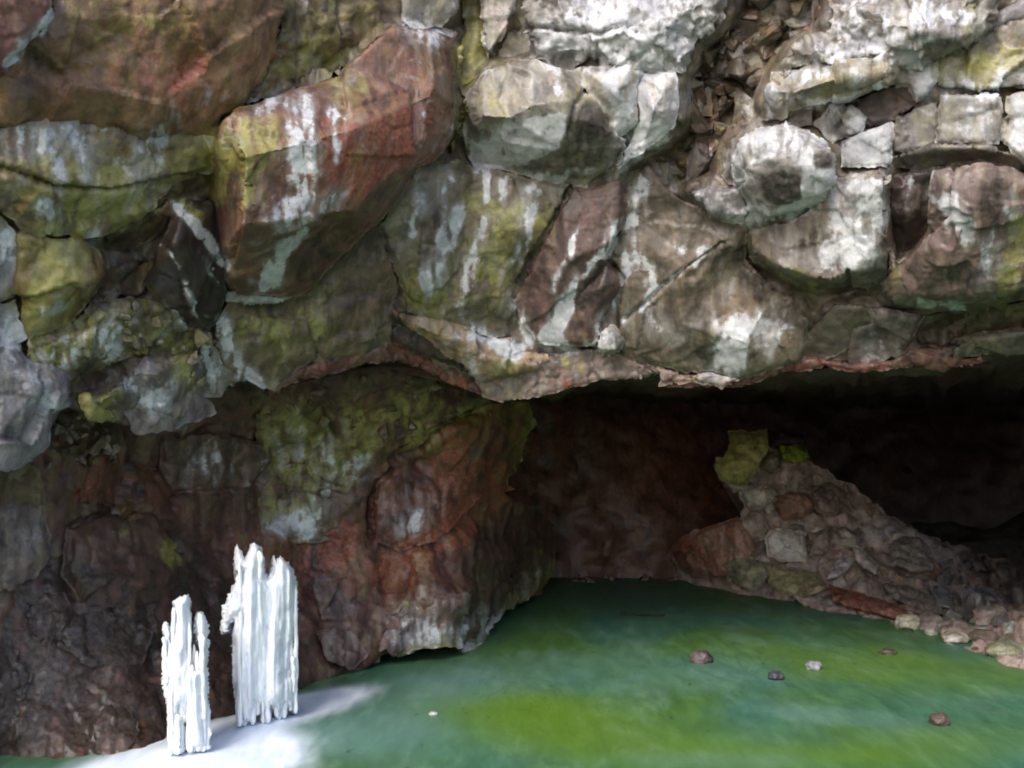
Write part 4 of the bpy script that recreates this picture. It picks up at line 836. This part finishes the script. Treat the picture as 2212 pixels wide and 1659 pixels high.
scatter([(1492,100),(1560,40),(1640,-10),(1800,-10),(1788,60),(1700,130),(1650,215),(1580,290),(1556,360),(1490,415),(1440,410),(1380,398),(1345,385),(1400,335),(1470,275),(1472,200),(1440,165),(1492,130)], 105, cliffD, -.02, .09, .28, CH, cliff, 1)
scatter([(240,640),(360,640),(450,720),(470,840),(300,800)], 34, cliffD, .25, .04, .11, [(.28,.26,.16),(.3,.28,.24),(.16,.14,.07)], cliff, 2)
scatter([(90,890),(200,905),(290,940),(270,1000),(120,1010),(60,980)], 40, wallD, .12, .04, .12, [(.2,.18,.17),(.14,.1,.08),(.25,.24,.22)], wall, 3)
scatter([(480,840),(700,810),(860,780),(1000,850),(1130,880),(900,960),(720,930),(560,920)], 45, wallD, .0, .05, .13, [(.16,.13,.06),(.12,.085,.06),(.2,.18,.09),(.14,.08,.06)], wall, 4)
#scatter([(860,1260),(1150,1130),(1190,1200),(1120,1300),(1000,1380),(860,1400)], 20, wallD, .0, .05, .13, [(.17,.13,.12),(.14,.1,.09),(.2,.17,.16)], wall, 5)
# ================================================================== boulders of the rubble slope
def BO(name, pts, col, st, label, base=None, off=.12, bulge=.18, bw=28, **kw):
    kw.setdefault('sp_', 3.2); kw.setdefault('rough', .03); kw.setdefault('chis', .03); kw.setdefault('csize', .16); kw.setdefault('bev', .05); kw.setdefault('bevw', 4); kw.setdefault('jit', .8); kw.setdefault('thick', .45)
    o = slab(name, pts, base or pileD, off, bulge=bulge, bw=bw, col=col, st=st, shrink=.2, **kw)
    return tag(o, label, 'boulder' if name == 'boulder' else 'stone')
YG = (.30,.31,.10)
BO('boulder', [(1572,931),(1600,928),(1620,934),(1657,925),(1661,972),(1640,1000),(1634,1022),(1612,1050),(1580,1046),(1556,1036),(1540,1004),(1562,990),(1576,958)], (0.550,0.550,0.225), (.15,.6,0,0), 'yellow green angular boulder standing on top of the rubble slope', bulge=.06, bw=14, ridges=[[(1562,990,0),(1600,1015,.12),(1634,1022,0)]], chis=.015, off=.5)
BO('boulder', [(1685,962),(1735,961),(1751,987),(1720,1000),(1691,991)], (0.300,0.425,0.037), (.0,.25,0,0), 'small bright green stone beside the yellow green boulder', bulge=.08, bw=12, off=.4)
BO('boulder', [(1662,930),(1740,936),(1738,958),(1686,960),(1664,975)], (0.088,0.074,0.070), (.02,.05,.05,.2), 'dark slab behind the bright green stone', bulge=.06, bw=12, off=-.1)
BO('boulder', [(1640,1010),(1668,972),(1690,994),(1692,1018),(1668,1024)], (0.297,0.263,0.227), (.12,.2,.05,.1), 'grey stone between the two green stones', off=.12)
BO('boulder', [(1552,1030),(1590,1036),(1622,1040),(1640,1056),(1606,1066),(1570,1056)], (.30,.26,.24), (.25,.15,.04,.05), 'grey brown stone wedged under the yellow green boulder', off=.3, bulge=.1, bw=10)
BO('boulder', [(1597,1058),(1630,1050),(1672,1053),(1677,1080),(1642,1101),(1611,1098)], (0.550,0.508,0.455), (.4,.03,.05,0), 'pinkish white boulder below the yellow green one', off=.3)
BO('boulder', [(1650,1164),(1663,1143),(1700,1143),(1741,1149),(1742,1214),(1692,1214),(1657,1202)], (0.550,0.508,0.473), (.45,.06,.04,0), 'squarish whitish boulder in the middle of the rubble', off=.3, bulge=.1, bw=14)
BO('boulder', [(1446,1188),(1470,1160),(1500,1148),(1560,1128),(1592,1118),(1622,1142),(1640,1190),(1600,1232),(1560,1247),(1500,1250),(1468,1232)], (0.333,0.219,0.175), (.1,.1,.3,.06), 'large boulder with a rusty left end at the back shore', off=.3, bulge=.22, bw=40)
BO('boulder', [(1551,1216),(1580,1204),(1613,1200),(1654,1215),(1661,1243),(1645,1269),(1616,1279),(1583,1262)], (0.280,0.289,0.210), (.1,.3,.02,.05), 'rounded grey green boulder dipping into the ice at the back', off=.42, bulge=.2, bw=32)
BO('boulder', [(1794,1146),(1823,1136),(1852,1151),(1856,1180),(1836,1184),(1795,1173)], (0.367,0.324,0.289), (.15,.05,.05,0), 'smooth grey boulder with a flat face in the rubble', off=.25, bulge=.08, bw=12)
BO('boulder', [(1841,1178),(1861,1184),(1899,1224),(1891,1239),(1870,1228),(1846,1208)], (0.550,0.508,0.490), (.4,.02,.03,0), 'long pale stone lying slanted on the rubble', off=.32, bulge=.08, bw=8)
BO('boulder', [(1800,1215),(1836,1198),(1848,1210),(1830,1232),(1812,1246),(1786,1252),(1790,1238)], (0.525,0.490,0.508), (.4,.02,.03,0), 'pale wedge shaped stone left of the long slanted one', off=.32, bulge=.06, bw=8)
BO('boulder', [(1918,1174),(1949,1158),(1988,1157),(2006,1178),(2020,1202),(2022,1230),(1970,1236),(1926,1218)], (0.315,0.280,0.254), (.12,.06,.02,.1), 'round dark grey boulder on the right shoulder of the rubble', off=.3, bulge=.2, bw=34)
BO('boulder', [(1640,1212),(1700,1222),(1770,1240),(1790,1270),(1740,1290),(1680,1280),(1660,1262)], (0.333,0.315,0.193), (.15,.4,.03,.08), 'mossy green ledge stone at the foot of the rubble', off=.28, bulge=.12, bw=22)
BO('boulder', [(1790,1262),(1850,1278),(1930,1302),(1990,1328),(1960,1340),(1900,1326),(1830,1310),(1795,1296)], (0.263,0.131,0.105), (.1,.08,.35,.05), 'long reddish stone along the right shore', off=.25, bulge=.08, bw=14)
BO('boulder', [(1900,1255),(1960,1262),(2020,1290),(2046,1330),(1990,1318),(1930,1292)], (0.297,0.271,0.245), (.2,.15,.05,.1), 'grey slab above the right shore', off=.25, bulge=.08, bw=16)
BO('boulder', [(2010,1268),(2036,1262),(2054,1290),(2060,1318),(2024,1306)], (0.245,0.263,0.297), (.3,.05,0,.1), 'bluish grey stone low on the right shoulder', off=.3)
BO('boulder', [(1672,1084),(1700,1060),(1744,1064),(1762,1090),(1740,1120),(1690,1124)], (0.350,0.210,0.149), (.12,.05,.3,.05), 'rusty brown boulder in the upper rubble', off=.25)
BO('boulder', [(1752,1064),(1790,1040),(1830,1060),(1838,1100),(1800,1118),(1762,1104)], (0.280,0.210,0.193), (.12,.05,.08,.08), 'dull mauve boulder in the upper right rubble', off=.22)
BO('boulder', [(1590,1140),(1620,1104),(1650,1110),(1660,1140),(1646,1168),(1618,1170)], (0.385,0.315,0.280), (.25,.05,.05,.05), 'tan stone left of the squarish whitish boulder', off=.26)
BO('boulder', [(1750,1150),(1786,1140),(1796,1178),(1780,1204),(1748,1200)], (0.333,0.263,0.236), (.2,.05,.1,.05), 'tan stone right of the squarish whitish boulder', off=.25)
# shore stones, placed on the ice by their feet
def SH(x, y, wd, ht, col, st, label, name='stone', z0=.0, seed=0, group=None):
    rng = np.random.default_rng(int(x*7+y)); D = float(Dice(y)); s = S*D/FPX
    rx, rz = wd*.5*s, ht*.5*s; ry = rx*.85
    import bmesh
    bm = bmesh.new(); bmesh.ops.create_icosphere(bm, subdivisions=4, radius=1)
    V = np.array([v.co[:] for v in bm.verts]); F = [[v.index for v in f.verts] for f in bm.faces]; bm.free()
    V = V*(1+.22*fbm(V*1.3+x, 4)[:, None]+.12*chisel(V+x, .8)[:, None])
    c = P3(x, y-ht*.5, D); c = np.array([c[0], D+ry*.3, max(rz*.5, .012)])
    V = V*np.array([rx, ry, rz])+c
    V[:, 2] = np.maximum(V[:, 2], -.03)
    o = link(name, V, F, ROCK, col, None, np.tile(np.array(st, float), (len(V), 1)))
    return tag(o, label, 'stone', group)
SH(1964,1358,56,40,(.38,.37,.24),(.5,.45,0,0),'pale yellow lichen stone at the edge of the ice')
SH(2056,1362,60,26,(.32,.29,.27),(.5,.1,0,.05),'flat whitish stone right of the pale yellow one')
SH(2013,1371,24,18,(.36,.36,.30),(.5,.2,0,0),'tiny pale stone just right of the pale yellow one')
SH(2068,1388,58,30,(.30,.27,.2),(.45,.25,.05,.05),'tan knobbly stone at the edge of the ice')
SH(2130,1388,60,36,(.17,.14,.125),(.2,.15,.05,.1),'brown stone between the tan stone and the pale green one')
SH(2190,1380,40,44,(.26,.30,.30),(.4,.2,0,0),'upright pale stone behind the pale green one')
SH(2180,1420,84,46,(.25,.28,.19),(.3,.45,0,0),'pale green rounded stone at the right edge')
SH(2120,1372,44,22,(.26,.28,.24),(.4,.25,0,.05),'light grey stone behind the brown shore stone')
SH(1806,1312,84,34,(.22,.2,.19),(.42,.2,.03,.15),'low knobbly stone with white crust at the shore')
SH(1880,1330,54,22,(.16,.12,.1),(.15,.1,.15,.1),'small brown stone beside the white crusted one')
SH(1516,1432,46,34,(0.093,0.072,0.084),(.1,.0,.04,.0),'purple round stone alone on the ice')
SH(1759,1446,34,22,(.34,.36,.42),(.45,0,0,.0),'small bluish white stone on the ice')
SH(1677,1467,34,22,(0.054,0.060,0.078),(.12,0,0,.1),'small dark blue stone on the ice')
SH(1919,1413,34,15,(0.144,0.114,0.096),(.2,0,.05,0),'flat pinkish stone on the ice')
SH(2032,1566,42,32,(0.078,0.057,0.051),(.05,0,.05,.05),'dark brown stone on the near ice at the right')
SH(594,1576,24,14,(.045,.02,.02),(0,0,.15,.2),'dark red pebble on the snow below the taller icicle cluster')
SH(936,1546,18,9,(.45,.5,.52),(.6,0,0,0),'tiny white pebble on the green ice')
SH(2112,1406,26,10,(.16,.12,.09),(.1,.1,.05,.1),'flat brown pebble on the ice near the right shore')
SH(1530,1262,40,18,(.1,.09,.1),(.25,.05,0,.2),'dark wet stone under the rusty boulder')
rngp = np.random.default_rng(11)
# pebbles along the far shore: small things, alike
for i in range(16):
    x = rngp.uniform(1240, 1470); y = 1246+rngp.uniform(0, 14)-abs(x-1400)*.01
    SH(x, y, rngp.uniform(10, 26), rngp.uniform(8, 16), [(.16,.14,.1),(.11,.08,.07),(.2,.2,.16)][i % 3], (.15,.2,.08,.1), 'small pebble at the dark far shore of the ice', 'pebble', group='pebbles at the far shore')
# loose stones that fill the slope
scatter([(1620,1130),(1680,1010),(1770,1020),(1880,1100),(1990,1180),(2060,1270),(1980,1310),(1800,1250),(1680,1220)], 70, pileD, .0, .08, .34, [(.40,.30,.27),(.44,.36,.34),(.30,.21,.18),(.42,.37,.35),(.36,.23,.18)], pile, 21)
scatter([(2010,1180),(2240,1240),(2240,1400),(2080,1350),(2000,1290)], 34, pileD, .0, .1, .4, [(.10,.10,.115),(.13,.125,.14),(.16,.16,.18),(.12,.13,.11)], pile, 22)

# ================================================================== ice columns
def icecol(name, pts, Dc, label, strands, rid):
    x0 = np.mean([p[0] for p in pts]); ymax = max(p[1] for p in pts)
    root = bpy.data.objects.new(name, None); C.objects.link(root); root.location = P3(x0, ymax, float(Dc(x0))); root.empty_display_size = .2
    b = slab('ice_body', pts, lambda x, y: Dc(x)-.04, .05, bulge=.2, bw=42, bev=.05, bevw=4, rough=.02, chis=.0, csize=.08, thick=.2, sp_=2.6, jit=1.2, shrink=.15, mat=WICE, parent=root, lump=.035, lumpf=0.0, seed=5)
    me = b.data; V = np.array([v.co[:] for v in me.vertices])
    q = V*np.array([15, 6, .9])+rid; V[:, 1] -= .06*fbm(q, 3)
    me.vertices.foreach_set('co', V.ravel()); me.update()
    rg = np.random.default_rng(int(rid*10)); poly = np.array(pts, float); lo, hi = poly.min(0), poly.max(0)
    for k in range(strands):
        xa = lo[0]+4+(hi[0]-lo[0]-8)*(k+rg.uniform(.1, .9))/strands
        yy = np.arange(lo[1], hi[1], 2.0); ins = inside(np.full(len(yy), xa), yy, poly)
        if not ins.any(): continue
        top, bot = yy[ins].min(), yy[ins].max()
        ya = top+4+(bot-top)*.75*rg.random()**1.6; yb = bot if rg.random() < .7 else ya+(bot-ya)*rg.uniform(.4, .8)
        if yb-ya < 25: continue
        ra = rg.uniform(2.2, 7.0); t = np.linspace(0, 1, 40); n = 10; VV = []
        D = float(Dc(xa))-.16-rg.uniform(0, .08); c = P3(np.full(len(t), xa)+rg.normal()*2*t, ya+(yb-ya)*t, np.full(len(t), D)); s = S*D/FPX
        rr = ra*s*(1.25-.5*t if yb < bot else .8+.45*t)*(1+.45*fbm(np.stack([t*7+k*3, t*0, t*0+rid], -1), 3))
        rr[0] *= .2; rr[1] *= .6; rr[-1] *= .5
        c[:, 0] += .012*fbm(np.stack([t*4, t*0+k, t*0], -1), 2)
        for i in range(len(t)):
            for j in range(n):
                a = 2*math.pi*j/n; m_ = 1+.15*math.sin(a*3+k+t[i]*5); VV.append(c[i]+np.array([math.cos(a), math.sin(a)*.9, 0])*rr[i]*m_)
        F = [(i*n+j, i*n+(j+1) % n, (i+1)*n+(j+1) % n, (i+1)*n+j) for i in range(len(t)-1) for j in range(n)]+[tuple(range(n))[::-1]]
        link('icicle', VV, [tuple(reversed(f)) for f in F], WICE, None, root)
    return tag(root, label, 'icicles', 'white icicle clusters against the undercut wall')
C1 = [(363,1626),(361,1570),(361,1525),(356,1490),(350,1461),(356,1443),(354,1408),(356,1378),(348,1361),(351,1346),(360,1340),(366,1360),(371,1385),(374,1340),(376,1311),(372,1299),(384,1290),(406,1283),(412,1297),(410,1314),(413,1340),(413,1380),(419,1420),(426,1434),(432,1424),(427,1398),(420,1372),(418,1345),(425,1322),(436,1325),(448,1343),(451,1361),(448,1378),(453,1384),(451,1413),(448,1437),(453,1466),(454,1525),(454,1563),(452,1620),(434,1624),(408,1626),(398,1560),(393,1534),(393,1575),(391,1628),(372,1633)]
C2 = [(516,1570),(510,1510),(504,1437),(498,1372),(504,1342),(495,1360),(480,1369),(473,1360),(480,1337),(480,1314),(492,1290),(498,1270),(513,1252),(515,1237),(504,1232),(502,1205),(505,1185),(512,1173),(521,1187),(528,1206),(536,1190),(539,1175),(553,1169),(565,1181),(571,1207),(573,1237),(579,1243),(587,1223),(590,1199),(598,1213),(606,1199),(616,1208),(634,1229),(645,1258),(644,1290),(641,1337),(639,1378),(631,1396),(631,1437),(628,1454),(637,1457),(642,1472),(642,1538),(632,1548),(622,1520),(612,1550),(601,1556),(592,1530),(584,1560),(566,1564),(556,1540),(548,1566),(530,1568)]
D1 = lambda x: np.interp(x, [366, 450], [float(Dice(1634)), float(Dice(1622))])
D2 = lambda x: np.interp(x, [520, 642], [float(Dice(1572)), float(Dice(1545))])
icecol('icicle_cluster', C1, D1, 'shorter white icicle cluster on the left, with a narrow pointed top', 20, 3.0)
icecol('icicle_cluster', C2, D2, 'taller and wider white icicle cluster on the right, with ragged top', 32, 9.0)

# ================================================================== twigs and dark bits lying on the ice
def twig(x, y, L, ang, label, bend=.15, r=.006):
    p = P3(x, y, float(Dice(y))); t = np.linspace(-.5, .5, 9); n = 6; VV = []
    d = np.array([math.cos(ang), math.sin(ang)]); e = np.array([-d[1], d[0]])
    for i, u in enumerate(t):
        c = np.array([*(p[:2]+d*u*L+e*bend*L*math.sin(u*3)), .024+r])
        for j in range(n):
            a = 2*math.pi*j/n; VV.append(c+np.array([e[0]*math.cos(a), e[1]*math.cos(a), math.sin(a)])*r*(1.3-abs(u)))
    F = [(i*n+j, i*n+(j+1) % n, (i+1)*n+(j+1) % n, (i+1)*n+j) for i in range(8) for j in range(n)]+[tuple(range(n))[::-1], tuple(range(8*n, 9*n))]
    return tag(link('twig', VV, F, TWIG), label, 'twig', 'twigs on the ice')
twig(1388,1332,.5,-.55,'longest dark twig on the far ice', r=.012)
